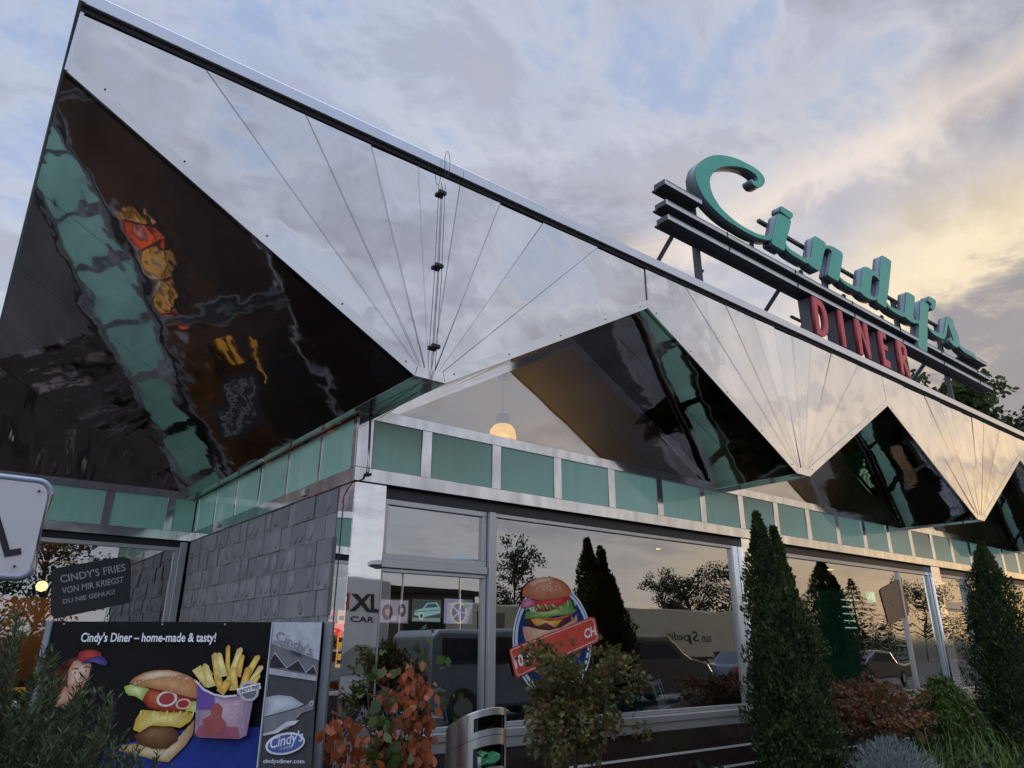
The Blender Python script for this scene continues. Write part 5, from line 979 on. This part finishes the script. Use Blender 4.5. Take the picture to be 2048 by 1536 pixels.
# rosemary-like bush near the camera at the left
M['needle']=leafmat('needle_leaf',[(.028,.050,.018),(.050,.085,.030),(.075,.115,.042),(.11,.13,.065),(.032,.036,.020)],.6,.2)
def needle_bush(x,y,w,d,h,n,label,seed,nm='needle_bush'):
    g=np.random.default_rng(seed); t=empty(nm,(x,y,0),label,'bush'); mb=MB(); C=[];A_=[];N_=[]
    for i in range(n):
        bx_=x+g.uniform(-w,w)*.55; by=y+g.uniform(-d,d)*.6; 
        tx=x+g.uniform(-w,w); ty=y+g.uniform(-d,d); hh=h*(1-.34*((tx-x+w)/(2*w))**1.6)*(.66+.34*g.random()**.8)
        pts=[np.array([bx_,by,.0]),np.array([lerp(bx_,tx,.4),lerp(by,ty,.4),hh*.55]),np.array([tx,ty,hh])]
        s=np.linspace(.15,1,120)[:,None]; p=(1-s)**2*pts[0]+2*s*(1-s)*pts[1]+s*s*pts[2]
        mb.tube([tuple(p[k]) for k in (0,25,50,75,100,119)],[.006,.005,.004,.003,.002,.001],4)
        k=330; si=g.random(k)**.7; q=(1-si[:,None])*(1-si[:,None])*pts[0]+2*si[:,None]*(1-si[:,None])*pts[1]+si[:,None]**2*pts[2]
        an=g.random(k)*2*np.pi; o_=np.stack([np.cos(an),np.sin(an),np.zeros(k)],1)
        C.append(q); A_.append(o_*.8+np.array([0,0,.9])+g.normal(0,.2,(k,3))); N_.append(g.normal(0,1,(k,3)))
    mb.build('branches',M['bark'],t); C=np.concatenate(C); n_=len(C); Ls=.020+.018*g.random(n_)
    leaves('foliage',C,np.concatenate(A_),np.concatenate(N_),Ls,Ls*.12+.0015,M['needle'],t); return t
needle_bush(-2.26,-2.45,.50,.34,1.90,430,'tall feathery green bush in front of the left half of the billboard',31)
needle_bush(-1.62,-2.25,.26,.2,1.28,46,'low feathery sprigs in front of the burger picture on the billboard',32)

# farther shrubs
M['rust']=leafmat('rust_leaf',[(.17,.060,.025),(.22,.085,.035),(.12,.075,.03),(.09,.09,.03)],.5,.3)
twiggy('',5.9,-.85,0,(5.85,-.85,1.0),(.72,.42,.22),3800,.055,M['rust'],'low russet shrub with reddish brown leaves under the window beyond the cypress','shrub',41,stems=14,nm='russet_shrub')
M['droop']=leafmat('weeping_leaf',[(.045,.085,.014),(.075,.13,.020),(.030,.055,.012),(.10,.16,.03)],.55,.25)
def weeping(x,y,h,w,label,seed):
    g=np.random.default_rng(seed); t=empty('weeping_shrub',(x,y,0),label,'shrub'); C=[];A_=[];N_=[]; mb=MB()
    for i in range(80):
        a=g.random()*2*np.pi; r_=w*(.4+.6*g.random()); top=np.array([x+g.normal(0,.05),y+g.normal(0,.05),h*(.86+.14*g.random())]); end=np.array([x+r_*math.cos(a)+.25*(r_/w),y+r_*math.sin(a)*.7,h*(.15+.35*g.random())]); mid=(top+end)/2+np.array([math.cos(a)*.15,math.sin(a)*.1,.20])
        k=150; s=g.random(k)[:,None]; q=(1-s)**2*top+2*s*(1-s)*mid+s*s*end; tan=2*(1-s)*(mid-top)+2*s*(end-mid)
        C.append(q+g.normal(0,.018,(k,3))); A_.append(unit(tan)*.9+g.normal(0,.5,(k,3))+np.array([0,0,-.2])); N_.append(np.array([0,0,1])+g.normal(0,.6,(k,3)))
    MB().tube([(x,y,0),(x+.03,y,h*.5),(x,y,h*.92)],[.04,.03,.01],6).build('trunk',M['bark'],t)
    C=np.concatenate(C); n_=len(C); Ls=.035+.035*g.random(n_); leaves('foliage',C,np.concatenate(A_),np.concatenate(N_),Ls,Ls*.35,M['droop'],t)
weeping(7.25,-1.05,1.27,.62,'bright green weeping shrub arching over beside the far cypress',51)
M['silver']=leafmat('silver_leaf',[(.16,.20,.19),(.22,.27,.25),(.12,.16,.15)],.6,.2)
M['grass']=leafmat('grass_blade',[(.05,.10,.018),(.09,.16,.03),(.12,.18,.05),(.20,.24,.11)],.5,.3)
def tuft(x,y,z0,r_,h,n,m,label,cat,nm,seed,wid=.010,arch=.9,group=None,seg=5):
    g=np.random.default_rng(seed); V=[];F_=[]
    for i in range(n):
        a=g.random()*2*np.pi; b0=np.array([x+g.normal(0,r_*.35),y+g.normal(0,r_*.3),z0]); L=h*(.6+.5*g.random()); dirv=np.array([math.cos(a),math.sin(a),0]); side=np.array([-math.sin(a),math.cos(a),0]); bend=arch*(.4+.8*g.random()); k=len(V)
        for s in range(seg+1):
            t_=s/seg; p=b0+dirv*(r_*bend*t_**1.7)+np.array([0,0,L*(t_-.45*bend*t_**2.6)]); w=wid*(1-t_)**.6*.5+.0004
            V.append(p+side*w); V.append(p-side*w)
        for s in range(seg): F_.append((k+2*s,k+2*s+1,k+2*s+3,k+2*s+2))
    o=cloud_mesh(nm,np.array(V),np.array(F_),m); return tag(o,label,cat,group)
def mound(x,y,r_,h,label,seed):
    g=np.random.default_rng(seed); n=9000; a=g.random(n)*2*np.pi; ph=np.arccos(g.random(n)); q=np.stack([np.cos(a)*np.sin(ph),np.sin(a)*np.sin(ph),np.cos(ph)],1)
    C=np.array([x,y,0])+q*np.array([r_,r_*.8,h])*(.72+.26*g.random((n,1))); o=leaves('silver_mound',C,q+g.normal(0,.35,(n,3)),g.normal(0,1,(n,3)),.05+.03*g.random(n),.006,M['silver']); return tag(o,label,'plant')
mound(4.38,-1.75,.62,.86,'rounded silver grey plant right of the tall cypress',61)
for i,(x,y,z,r_,h,n,lab) in enumerate(((5.35,-1.55,0,.5,1.05,220,'clump of long arching green grass just right of the silver plant'),(6.6,-1.8,0,.6,.98,260,'clump of arching green grass in front of the weeping shrub'),(8.3,-1.9,0,.7,.95,260,'clump of green grass near the far cypress at the right edge'),(3.6,-1.75,0,.4,.72,60,'sparse dry grass stalks at the foot of the tall cypress'),(2.6,-1.2,0,.4,.62,90,'clump of grass below the right end of the big window'),(.35,-1.35,0,.4,1.0,110,'thin green grass between the litter bin and the maple'))):
    tuft(x,y,z,r_,h,n,M['grass'],lab,'grass clump','grass_clump',70+i,group='grass clumps in the front bed',wid=.012)
M['cover']=leafmat('ground_cover_leaf',[(.012,.022,.010),(.022,.040,.014),(.035,.055,.018),(.016,.024,.012)],.6,.2)
g=np.random.default_rng(77); n=26000; X=g.uniform(-3.2,16,n); Y=g.uniform(-2.1,-.10,n); hz=.30+.22*np.sin(X*1.7+1)*np.cos(Y*2.3)+.12*np.sin(X*4.1+Y*3); hz=np.clip(hz,.12,.62)*np.where(X>6.5,1.25,.9)
Z=hz*(.45+.55*g.random(n)**.5); C=np.stack([X,Y,Z],1)
tag(leaves('ground_cover',C,g.normal(0,.8,(n,3))+np.array([0,0,.6]),g.normal(0,.6,(n,3))+np.array([0,0,.8]),.05+.05*g.random(n),.04,M['cover'],tmpl=OVAL,fold=.2),'low dark green leafy ground cover filling the bed along the diner','ground cover',kind='stuff')
# ------------------------------------------------------------------ trees
def tree(x,y,h,cr,label,seed,kind='leafy',group='trees around the car park',n=9000,m=None,z0=0):
    g=np.random.default_rng(seed); t=empty('tree' if kind=='leafy' else 'spruce',(x,y,z0),label,'tree',group)
    tr=.018*h+.06; mb=MB(); cs=[]
    mb.tube([(x,y,z0),(x+.1,y,z0+h*.4),(x,y,z0+h*.85)],[tr,tr*.7,tr*.15],8)
    if kind=='leafy':
        for i in range(26):
            a=g.random()*2*np.pi; s=.25+.6*g.random(); b_=(x,y,z0+h*s); rr_=cr*(.55+.5*g.random())*(1-.5*max(0,s-.6)/.4); e=(x+rr_*math.cos(a),y+rr_*math.sin(a),z0+h*min(.97,s+.12+.18*g.random()))
            mb.tube([b_,((b_[0]+e[0])/2,(b_[1]+e[1])/2,(b_[2]+e[2])/2+.04*h),e],[tr*.35,tr*.2,tr*.06],5)
            for j in range(3): 
                q=g.random()*.6+.4; cs.append((lerp(b_[0],e[0],q)+g.normal(0,cr*.12),lerp(b_[1],e[1],q)+g.normal(0,cr*.12),lerp(b_[2],e[2],q)+g.normal(0,cr*.10)))
        cs=np.array(cs); ci=g.integers(0,len(cs),n); C=cs[ci]+unit(g.normal(0,1,(n,3)))*(g.random((n,1))**.5)*cr*np.array([.24,.24,.17]); L=.020*h*(.6+.8*g.random(n)); leaves('crown',C,g.normal(0,1,(n,3)),g.normal(0,1,(n,3)),L,L*.6,m or M['treeleaf'],t,tmpl=OVAL)
    else:
        s=g.random(n)**.8; a=g.random(n)*2*np.pi; lay=np.floor(s*16)/16; r_=cr*(1-s)*(.55+.5*((s-lay)*16<.5))*(.3+.7*g.random(n)**.4)*(1+.2*np.sin(a*5+lay*30)); C=np.stack([x+r_*np.cos(a),y+r_*np.sin(a),z0+h*(.08+.92*s)-.25*r_],1)
        A_=np.stack([np.cos(a),np.sin(a),np.full(n,-.25)],1)+g.normal(0,.25,(n,3)); L=.035*h*(.5+.7*g.random(n)); leaves('crown',C,A_,np.array([0,0,1])+g.normal(0,.4,(n,3)),L,L*.4,M['treeleaf'],t)
    mb.build('trunk',M['bark'],t); return t
M['treeleaf']=leafmat('tree_leaf',[(.014,.026,.010),(.022,.040,.014),(.035,.055,.020)],.6,.2)
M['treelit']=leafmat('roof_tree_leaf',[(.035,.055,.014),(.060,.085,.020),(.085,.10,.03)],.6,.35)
tree(42.0,9.8,16.6,3.7,'tall leafy tree rising behind the roof at the right',81,n=8000,m=M['treelit'],group=None)
tree(58,12.5,18.2,5.0,'darker tree at the right edge behind the roof',82,n=8000,group=None)
for i,(x,y,h,cr,k,lab) in enumerate(((27.0,-32,7.9,2.3,'leafy','round dark tree across the car park nearest the middle'),(33.5,-31,8.2,2.4,'spruce','pointed spruce across the car park'),(41.2,-32,6.4,2.2,'leafy','small leafy tree left of a pair across the car park'),(45.5,-33,7.6,2.8,'leafy','leafy tree right of a pair across the car park'),(2.5,-36,9.0,3.2,'leafy','broad tree across the car park left of the brown shed'),(56,-36,8.6,4.0,'leafy','broad tree at the far side of the car park'),(66,-30,7.8,4.6,'spruce','wide spruce at the far right of the car park'),(80,-30,8.0,5.0,'leafy','spreading tree farthest to the right across the car park'),(-14,-38,10,3.4,'leafy','tall tree at the far left across the car park'),(-6,-34,10,3.6,'spruce','big spruce on the left side of the car park'),(-18,-20,9,3.5,'leafy','leafy tree well to the left of the diner'),(-22,2,10,4,'leafy','leafy tree far left beside the diner end'))):
    tree(x,y,h,cr,lab,90+i,k,n=5000)

# ------------------------------------------------------------------ hedge line, vehicles and ground opposite the diner
def hedge(x0,x1,y,h,label,seed,n=14000):
    g=np.random.default_rng(seed); X=g.uniform(x0,x1,n); hh=h*(.8+.25*np.sin(X*.9)+.12*np.sin(X*2.7+1)); C=np.stack([X,y+g.uniform(-1.2,1.2,n),hh*g.random(n)**.6],1)
    L=.35*(.5+.7*g.random(n)); o=leaves('hedge',C,g.normal(0,1,(n,3)),g.normal(0,1,(n,3)),L,L*.6,M['treeleaf'],tmpl=OVAL); return tag(o,label,'hedge')
hedge(-30,96,-40,4.0,'long dark hedge along the far side of the car park',120)
def emp_vehicle(name,x,y,label,cat): return empty(name,(x,y,0),label,cat)
M['tyre']=simple('tyre_rubber',(.015,.015,.016),.8); M['rim']=simple('wheel_rim',(.35,.36,.38),.35,.8)
def wheels(t,xs,ys,r_):
    for x in xs:
        for y in ys:
            w=MB().tube([(x,y-.11,r_),(x,y+.11,r_)],r_,20).build('wheel',M['tyre'],t); MB().tube([(x,y-.115,r_),(x,y+.115,r_)],r_*.58,14).build('rim',M['rim'],w)
M['carglass']=simple('car_glass',(.02,.025,.03),.05,coat=.6); M['creamtruck']=simple('cream_truck_side',(.42,.38,.27),.45,noise=.1,nscale=.8); M['lamp']=simple('lamp_glass',(.6,.6,.6),.1,coat=.5); M['tail']=simple('tail_lamp',(.35,.01,.01),.2,coat=.5)
# trailer truck
t=emp_vehicle('trailer_truck',26,-21,'cream box trailer lorry with dark writing parked across the car park','lorry')
MB().box(18.5,31.2,-22.5,-20,1.05,3.3).build('trailer_box',M['creamtruck'],t,bevel=.03)
MB().box(18.5,31.2,-22.4,-20.1,.9,1.05).build('chassis',M['black'],t)
MB().prism([(-0,0),(0,0)],'y',0,0) if False else None
A=Art(lambda u,v,l:(u,-19.995+l,v)); A.text("aun Spedition",(31.0,1.86),(26.6,1.86),(31.0,2.30),(.03,.03,.03),.012); A.build('lettering',M['print'],t)
MB().box(15.6,18.1,-22.4,-20.1,.6,3.2).build('cab',M['creamtruck'],t,bevel=.08); MB().box(15.58,16.9,-20.11,-20.07,1.9,2.8).build('cab_window',M['carglass'],t)
wheels(t,(16.6,27.6,28.9,30.2),(-20.3,-22.2),.5)
t2=emp_vehicle('flatbed_truck',38,-22,'second cream lorry parked behind the dark van','lorry')
MB().box(33,42,-24,-21.4,1.3,3.5).build('load_box',M['creamtruck'],t2,bevel=.03); MB().box(31.0,33,-24,-21.5,.6,2.9).build('cab',M['creamtruck'],t2,bevel=.08); MB().box(30.98,32,-21.51,-21.47,1.8,2.6).build('cab_window',M['carglass'],t2); MB().box(33,42,-23.9,-21.5,1.1,1.29).build('chassis',M['black'],t2); wheels(t2,(32,39,40.5),(-21.7,-23.8),.5)
def car(x,y,L,W,prof,winprof,paint,label,cat,wr=.34,name='parked_car'):
    t=emp_vehicle(name,x,y,label,cat)
    MB().prism([(x+p[0]*L,p[1]) for p in prof],'y',y-W/2,y+W/2).build('body',paint,t,bevel=.07)
    MB().prism([(x+p[0]*L,p[1]) for p in winprof],'y',y-W/2-.005,y+W/2+.005).build('side_window',M['carglass'],t)
    MB().box(x+L*.5-.03,x+L*.5+.01,y-W/2+.1,y-W/2+.35,.6,.75).build('headlight',M['lamp'],t); MB().box(x+L*.5-.03,x+L*.5+.01,y+W/2-.35,y+W/2-.1,.6,.75).build('headlight',M['lamp'],t)
    MB().box(x-L*.5-.01,x-L*.5+.03,y-W/2+.1,y-W/2+.3,.7,.95).build('taillight',M['tail'],t); MB().box(x-L*.5-.01,x-L*.5+.03,y+W/2-.3,y+W/2-.1,.7,.95).build('taillight',M['tail'],t)
    wheels(t,(x-L*.32,x+L*.32),(y-W/2+.08,y+W/2-.08),wr); return t
VAN=[(-.5,.3),(-.5,1.75),(-.46,1.88),(.12,1.9),(.30,1.25),(.46,1.05),(.5,.8),(.5,.3)]; VW_=[(-.44,1.15),(-.44,1.72),(.09,1.74),(.24,1.2)]
SED=[(-.5,.35),(-.49,.95),(-.36,1.02),(-.22,1.42),(.08,1.44),(.24,1.0),(.46,.88),(.5,.6),(.5,.35)]; SW=[(-.30,1.02),(-.2,1.35),(.06,1.37),(.18,1.0)]
paint=lambda n,c: simple(n,c,.25,.2,coat=.8,noise=.04,nscale=2)
car(14.6,-10.5,4.8,1.9,VAN,VW_,paint('dark_van_paint',(.045,.045,.05)),'dark minivan parked opposite the big window','van',name='minivan')
car(8.6,-9.6,4.6,1.85,VAN,VW_,paint('silver_van_paint',(.20,.22,.24)),'silver grey minivan parked opposite the narrow window','van',name='minivan')
car(21.5,-10.8,4.4,1.8,SED,SW,paint('blue_car_paint',(.03,.05,.09)),'dark blue saloon car parked farther right','car')
car(-8.5,-11,4.4,1.8,SED,SW,paint('white_car_paint',(.55,.56,.58)),'white saloon car parked to the left','car')
car(29.5,-11,4.4,1.8,SED,SW,paint('black_car_paint',(.02,.02,.022)),'black saloon car parked far to the right','car')
# box van opposite the corner post
t=emp_vehicle('box_van',4.2,-10.5,'grey box van with large red and black lettering parked opposite the corner post','van')
M['vanbox']=simple('grey_van_box',(.62,.60,.57),.45,noise=.08)
MB().box(3.2,5.62,-11.6,-9.5,.55,2.96).build('box_body',M['vanbox'],t,bevel=.04); MB().prism([(3.15,.4),(3.15,2.1),(2.5,2.05),(1.9,1.3),(1.5,1.1),(1.5,.4)],'y',-11.5,-9.6).build('cab',M['vanbox'],t,bevel=.05); MB().prism([(3.05,1.35),(3.05,1.98),(2.55,1.95),(2.05,1.33)],'y',-9.61,-9.59).build('cab_window',M['carglass'],t); wheels(t,(2.2,4.7),(-9.65,-11.4),.38)
MB().prism([(4.35+.0,1.0)]+[(4.95+.58*math.cos(a),1.0+.62*math.sin(a)) for a in np.linspace(math.pi,0,14)],'y',-9.5,-9.488).build('arched_panel',M['alu'],t)
A=Art(lambda u,v,l:(u,-9.494+l,v)); A.text("XL",(4.62,2.28),(5.38,2.28),(4.62,2.62),(.05,.045,.045),.04); A.build('lettering',M['print'],t); A=Art(lambda u,v,l:(u,-9.494+l,v)); A.text("CAR",(4.65,2.05),(5.2,2.05),(4.65,2.17),(.05,.045,.045),.02); A.rect(4.40,4.60,2.28,2.62,(.45,.08,.06)); A.build('lettering',M['print'],t)
# parasols
M['canvas']=simple('white_canvas',(.62,.62,.60),.8,noise=.06)
for i,(x,y,z,lab) in enumerate(((8.6,-14.2,4.25,'white parasol on the terrace opposite, left one'),(10.9,-14.4,4.42,'white parasol on the terrace opposite, right one'))):
    t=empty('parasol',(x,y,0),lab,'parasol','parasols on the terrace opposite')
    MB().tube([(x,y,0),(x,y,z)],.03,8).build('pole',M['alu'],t)
    v=[(x,y,z)]+[(x+1.1*math.cos(a),y+1.1*math.sin(a),z-.30-.03*(k%2)) for k,a in enumerate(np.linspace(0,2*math.pi,16,endpoint=False))]+[(x+1.1*math.cos(a),y+1.1*math.sin(a),z-.42-.03*(k%2)) for k,a in enumerate(np.linspace(0,2*math.pi,16,endpoint=False))]
    MB().add(v,[(0,1+k,1+(k+1)%16) for k in range(16)]+[(1+k,17+k,17+(k+1)%16,1+(k+1)%16) for k in range(16)]).build('canopy',M['canvas'],t)
# low shed
t=empty('shed',(15,-27,0),'low brown flat roofed shed at the far side of the car park','building')
M['shedwall']=simple('shed_wall',(.12,.09,.07),.8,noise=.2)
MB().box(9,19,-29,-25,0,3.9).build('wall',M['shedwall'],t); MB().box(8.6,19.4,-29.4,-24.6,3.9,4.2).build('roof',M['deck'],t); MB().box(11,13,-24.99,-24.96,0,2.4).build('door',M['boxgrey'],t); MB().box(15,17.5,-24.99,-24.96,1.2,2.6).build('window',M['carglass'],t)

# ------------------------------------------------------------------ ground
def asphalt():
    m,nt,b=mat('asphalt'); tc=nd(nt,'ShaderNodeTexCoord'); n=nd(nt,'ShaderNodeTexNoise'); n.inputs['Scale'].default_value=.6; n.inputs['Detail'].default_value=10; lk(nt,tc.outputs['Object'],n.inputs['Vector'])
    cr=nd(nt,'ShaderNodeValToRGB'); cr.color_ramp.elements[0].color=(.032,.031,.032,1); cr.color_ramp.elements[1].color=(.065,.062,.06,1); lk(nt,n.outputs['Fac'],cr.inputs[0]); lk(nt,cr.outputs[0],b.inputs['Base Color']); b.inputs['Roughness'].default_value=.85
    n2=nd(nt,'ShaderNodeTexNoise'); n2.inputs['Scale'].default_value=90; lk(nt,tc.outputs['Object'],n2.inputs['Vector']); bp=nd(nt,'ShaderNodeBump'); bp.inputs['Strength'].default_value=.5; bp.inputs['Distance'].default_value=.01; lk(nt,n2.outputs['Fac'],bp.inputs['Height']); lk(nt,bp.outputs[0],b.inputs['Normal']); return m
M['soil']=simple('bark_mulch',(.014,.009,.007),.95,noise=.5,nscale=30,bump=1,bscale=50)
M['meadow']=simple('meadow',(.010,.011,.006),.95,noise=.4,nscale=.3)
M['line']=simple('parking_line_paint',(.55,.55,.52),.7,noise=.15)
M['kerbstone']=simple('kerb_stone',(.24,.23,.22),.8,noise=.2,nscale=12)
tag(MB().quad((-600,-600,-.03),(600,-600,-.03),(600,600,-.03),(-600,600,-.03)).build('ground',M['meadow'],fix=False),kind='structure')
tag(MB().quad((-60,-38,-.012),(120,-38,-.012),(120,-3.02,-.012),(-60,-3.02,-.012)).build('car_park',asphalt(),fix=False),kind='structure')
tag(MB().box(-60,120,-3.0,-2.85,-.05,.10).build('kerb',M['kerbstone']),kind='structure')
tag(MB().quad((-14,-2.35,.03),(XR,-2.35,.03),(XR,.0,.03),(-14,.0,.03)).quad((-14,.0,.03),(-.02,.0,.03),(-.02,D-.0,.03),(-14,D,.03)).build('planting_bed',M['soil'],fix=False),kind='structure')
tag(MB().box(-60,120,-2.85,-2.36,-.05,.085).build('pavement',simple('paving_slabs',(.20,.195,.19),.8,noise=.15,nscale=4)),kind='structure')
pl_=MB()
for i in range(-14,34): pl_.box(i*2.6,i*2.6+.1,-13.4,-8.6,-.011,-.007)
tag(pl_.build('parking_lines',M['line']),kind='structure')

# ------------------------------------------------------------------ sky, sun, camera
SUN_AZ,SUN_EL=R(86),R(7)           # azimuth measured from +Y towards +X
w=bpy.data.worlds.new('World'); scene.world=w; w.use_nodes=True; nt=w.node_tree; nt.nodes.clear()
out=nd(nt,'ShaderNodeOutputWorld'); bg=nd(nt,'ShaderNodeBackground'); lk(nt,bg.outputs[0],out.inputs[0])
tc=nd(nt,'ShaderNodeTexCoord'); sep=nd(nt,'ShaderNodeSeparateXYZ'); lk(nt,tc.outputs['Generated'],sep.inputs[0])
def mth(op,a,b=None,clamp=False):
    n=nd(nt,'ShaderNodeMath',operation=op); n.use_clamp=clamp
    for i,v in enumerate((a,b)):
        if v is None: continue
        if isinstance(v,(int,float)): n.inputs[i].default_value=v
        else: lk(nt,v,n.inputs[i])
    return n.outputs[0]
def ramp(f,stops):
    n=nd(nt,'ShaderNodeValToRGB'); e=n.color_ramp.elements; n.color_ramp.interpolation='EASE'
    while len(e)<len(stops): e.new(.5)
    for el,(p,c) in zip(e,stops): el.position=p; el.color=c4(c) if not isinstance(c,(int,float)) else (c,c,c,1)
    lk(nt,f,n.inputs[0]); return n.outputs[0]
def mixc(f,a,b_,bt='MIX'):
    n=nd(nt,'ShaderNodeMix',data_type='RGBA',blend_type=bt)
    if isinstance(f,(int,float)): n.inputs[0].default_value=f
    else: lk(nt,f,n.inputs[0])
    for i,v in ((6,a),(7,b_)):
        if isinstance(v,tuple): n.inputs[i].default_value=c4(v)
        else: lk(nt,v,n.inputs[i])
    return n.outputs[2]
X_,Y_,Z_=sep.outputs
sd=(math.sin(SUN_AZ),math.cos(SUN_AZ))
dots=mth('ADD',mth('MULTIPLY',X_,sd[0]),mth('MULTIPLY',Y_,sd[1]))       # -1..1 towards the sun, horizontal
warm=mth('MULTIPLY_ADD',dots,.5); nt.nodes[-1].inputs[2].default_value=.5
zc=mth('MAXIMUM',Z_,0.0)
nish=nd(nt,'ShaderNodeTexSky',sky_type='NISHITA'); nish.sun_disc=False; nish.sun_elevation=SUN_EL; nish.sun_rotation=SUN_AZ; nish.dust_density=3
# open sky between clouds
blue=ramp(zc,[(0,(.58,.63,.71)),(.25,(.46,.53,.69)),(.7,(.33,.42,.62)),(1,(.25,.33,.55))])
gold=ramp(zc,[(0,(1.15,.66,.24)),(.16,(.98,.66,.32)),(.42,(.64,.57,.50)),(.75,(.42,.46,.56)),(1,(.30,.36,.50))])
wf=ramp(warm,[(.60,0.0),(.80,.20),(.92,.62),(1,1.0)])
clear=mixc(wf,blue,gold)
skyn=mixc(.12,clear,mixc(1.0,nish.outputs[0],(.10,.10,.10),'MULTIPLY'))
# cloud layer, seen in perspective on a flat sheet
den=mth('ADD',zc,.16)
px=mth('DIVIDE',X_,den); py=mth('DIVIDE',Y_,den)
cmb=nd(nt,'ShaderNodeCombineXYZ'); lk(nt,px,cmb.inputs[0]); lk(nt,py,cmb.inputs[1])
mp=nd(nt,'ShaderNodeMapping'); lk(nt,cmb.outputs[0],mp.inputs[0]); mp.inputs['Rotation'].default_value=(0,0,R(-22)); mp.inputs['Scale'].default_value=(.85,1.15,1); mp.inputs['Location'].default_value=(3.1,1.7,0)
def noise(sc,det,rough,dist,vec):
    n=nd(nt,'ShaderNodeTexNoise'); n.inputs['Scale'].default_value=sc; n.inputs['Detail'].default_value=det; n.inputs['Roughness'].default_value=rough; n.inputs['Distortion'].default_value=dist; lk(nt,vec,n.inputs['Vector']); return n.outputs['Fac']
n1=noise(2.3,10,.60,.2,mp.outputs[0]); n2=noise(5.5,10,.62,.35,mp.outputs[0]); n3=noise(1.1,4,.5,.3,mp.outputs[0])
body=mth('ADD',mth('MULTIPLY',n1,.6),mth('MULTIPLY',n2,.4))
thick=ramp(body,[(.40,0.0),(.50,.6),(.60,1.0)])
lightc=mixc(wf,(.60,.60,.64),(.80,.66,.48))
midc=mixc(wf,(.38,.39,.46),(.50,.43,.39))
darkc=mixc(wf,(.24,.25,.31),(.22,.20,.22))
shade=ramp(mth('ADD',mth('MULTIPLY',n2,.6),mth('MULTIPLY',n1,.4)),[(.44,0.0),(.55,1.0)])
cl=mixc(shade,lightc,midc)
dk=ramp(mth('ADD',mth('MULTIPLY',n1,.55),mth('MULTIPLY',n3,.45)),[(.50,0.0),(.59,1.0)])
cl=mixc(mth('MULTIPLY',dk,.9),cl,darkc)
lowf=ramp(Z_,[(.04,.25),(.30,1.0)]); col=mixc(mth('MULTIPLY',mth('MULTIPLY',thick,.82),lowf),skyn,cl)
def dotc(v):
    n=nd(nt,'ShaderNodeVectorMath',operation='DOT_PRODUCT'); lk(nt,tc.outputs['Generated'],n.inputs[0]); n.inputs[1].default_value=v; return n.outputs['Value']
# long bright streak of cirrus with a blue-grey gap under it
st=mth('ADD',dotc((.5965,-.0197,-.8024)),mth('MULTIPLY',mth('SUBTRACT',n2,.5),.10)); near=ramp(dotc((.78,.257,.571)),[(.80,0.0),(.93,1.0)])
def band(v,c,wd):   # 1 at c, 0 beyond wd
    a=mth('ABSOLUTE',mth('SUBTRACT',v,c)); return mth('SUBTRACT',1.0,mth('DIVIDE',a,wd),clamp=True)
col=mixc(mth('MULTIPLY',mth('MULTIPLY',band(st,.0,.045),near),.5),col,(.88,.74,.62))
col=mixc(mth('MULTIPLY',mth('MULTIPLY',band(st,.085,.06),near),.55),col,(.36,.39,.50))
# glow where the sun sits behind cloud and a dark bank beside it
col=mixc(mth('MULTIPLY',ramp(dotc((.915,.24,.325)),[(.965,0.0),(1.0,1.0)]),.6),col,(1.0,.80,.46))
bk=mth('ADD',dotc((.933,.226,.2798)),mth('MULTIPLY',mth('SUBTRACT',n2,.5),.03)); col=mixc(mth('MULTIPLY',ramp(bk,[(.986,0.0),(.996,1.0)]),.8),col,(.17,.18,.25))
# brightness added out of view, overhead and behind left, to light facade and plants
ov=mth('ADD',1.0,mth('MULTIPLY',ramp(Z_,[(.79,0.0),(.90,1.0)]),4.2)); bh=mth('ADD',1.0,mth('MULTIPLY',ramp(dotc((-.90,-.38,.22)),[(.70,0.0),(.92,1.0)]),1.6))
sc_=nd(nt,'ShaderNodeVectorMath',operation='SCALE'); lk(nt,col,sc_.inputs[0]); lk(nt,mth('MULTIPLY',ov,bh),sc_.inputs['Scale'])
col=mixc(ramp(Z_,[(0,1.0),(.02,0.0)]),sc_.outputs[0],(.10,.10,.09))
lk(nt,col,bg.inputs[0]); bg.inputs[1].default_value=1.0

sl=bpy.data.lights.new('sun','SUN'); sl.energy=.5; sl.angle=R(12); sl.color=(1,.80,.55); so=bpy.data.objects.new('sun',sl); COL.objects.link(so)
dv=Vector((math.sin(SUN_AZ)*math.cos(SUN_EL),math.cos(SUN_AZ)*math.cos(SUN_EL),math.sin(SUN_EL))); so.rotation_euler=dv.to_track_quat('Z','Y').to_euler(); so.location=(30,-10,20)

cd=bpy.data.cameras.new('camera'); co=bpy.data.objects.new('camera',cd); COL.objects.link(co); scene.camera=co
cd.sensor_width=36; cd.lens=LENS; cd.clip_end=2000; cd.clip_start=.05
fw=Vector((math.sin(YAW)*math.cos(PITCH),math.cos(YAW)*math.cos(PITCH),math.sin(PITCH))); rt=Vector((math.cos(YAW),-math.sin(YAW),0)); up=rt.cross(fw)
Rr=math.cos(ROLL)*rt+math.sin(ROLL)*up; Uu=-math.sin(ROLL)*rt+math.cos(ROLL)*up
mtx=Matrix((Rr,Uu,-fw)).transposed().to_4x4(); mtx.translation=Vector(CAM); co.matrix_world=mtx
vs=scene.view_settings; vs.view_transform='Standard'; vs.look='None'; vs.exposure=.28; vs.gamma=1
scene.render.engine='CYCLES'; cy=scene.cycles; cy.max_bounces=10; cy.glossy_bounces=6; cy.diffuse_bounces=3; cy.transparent_max_bounces=12; cy.transmission_bounces=4; cy.caustics_reflective=False; cy.caustics_refractive=False; cy.sample_clamp_indirect=4; cy.use_denoising=True
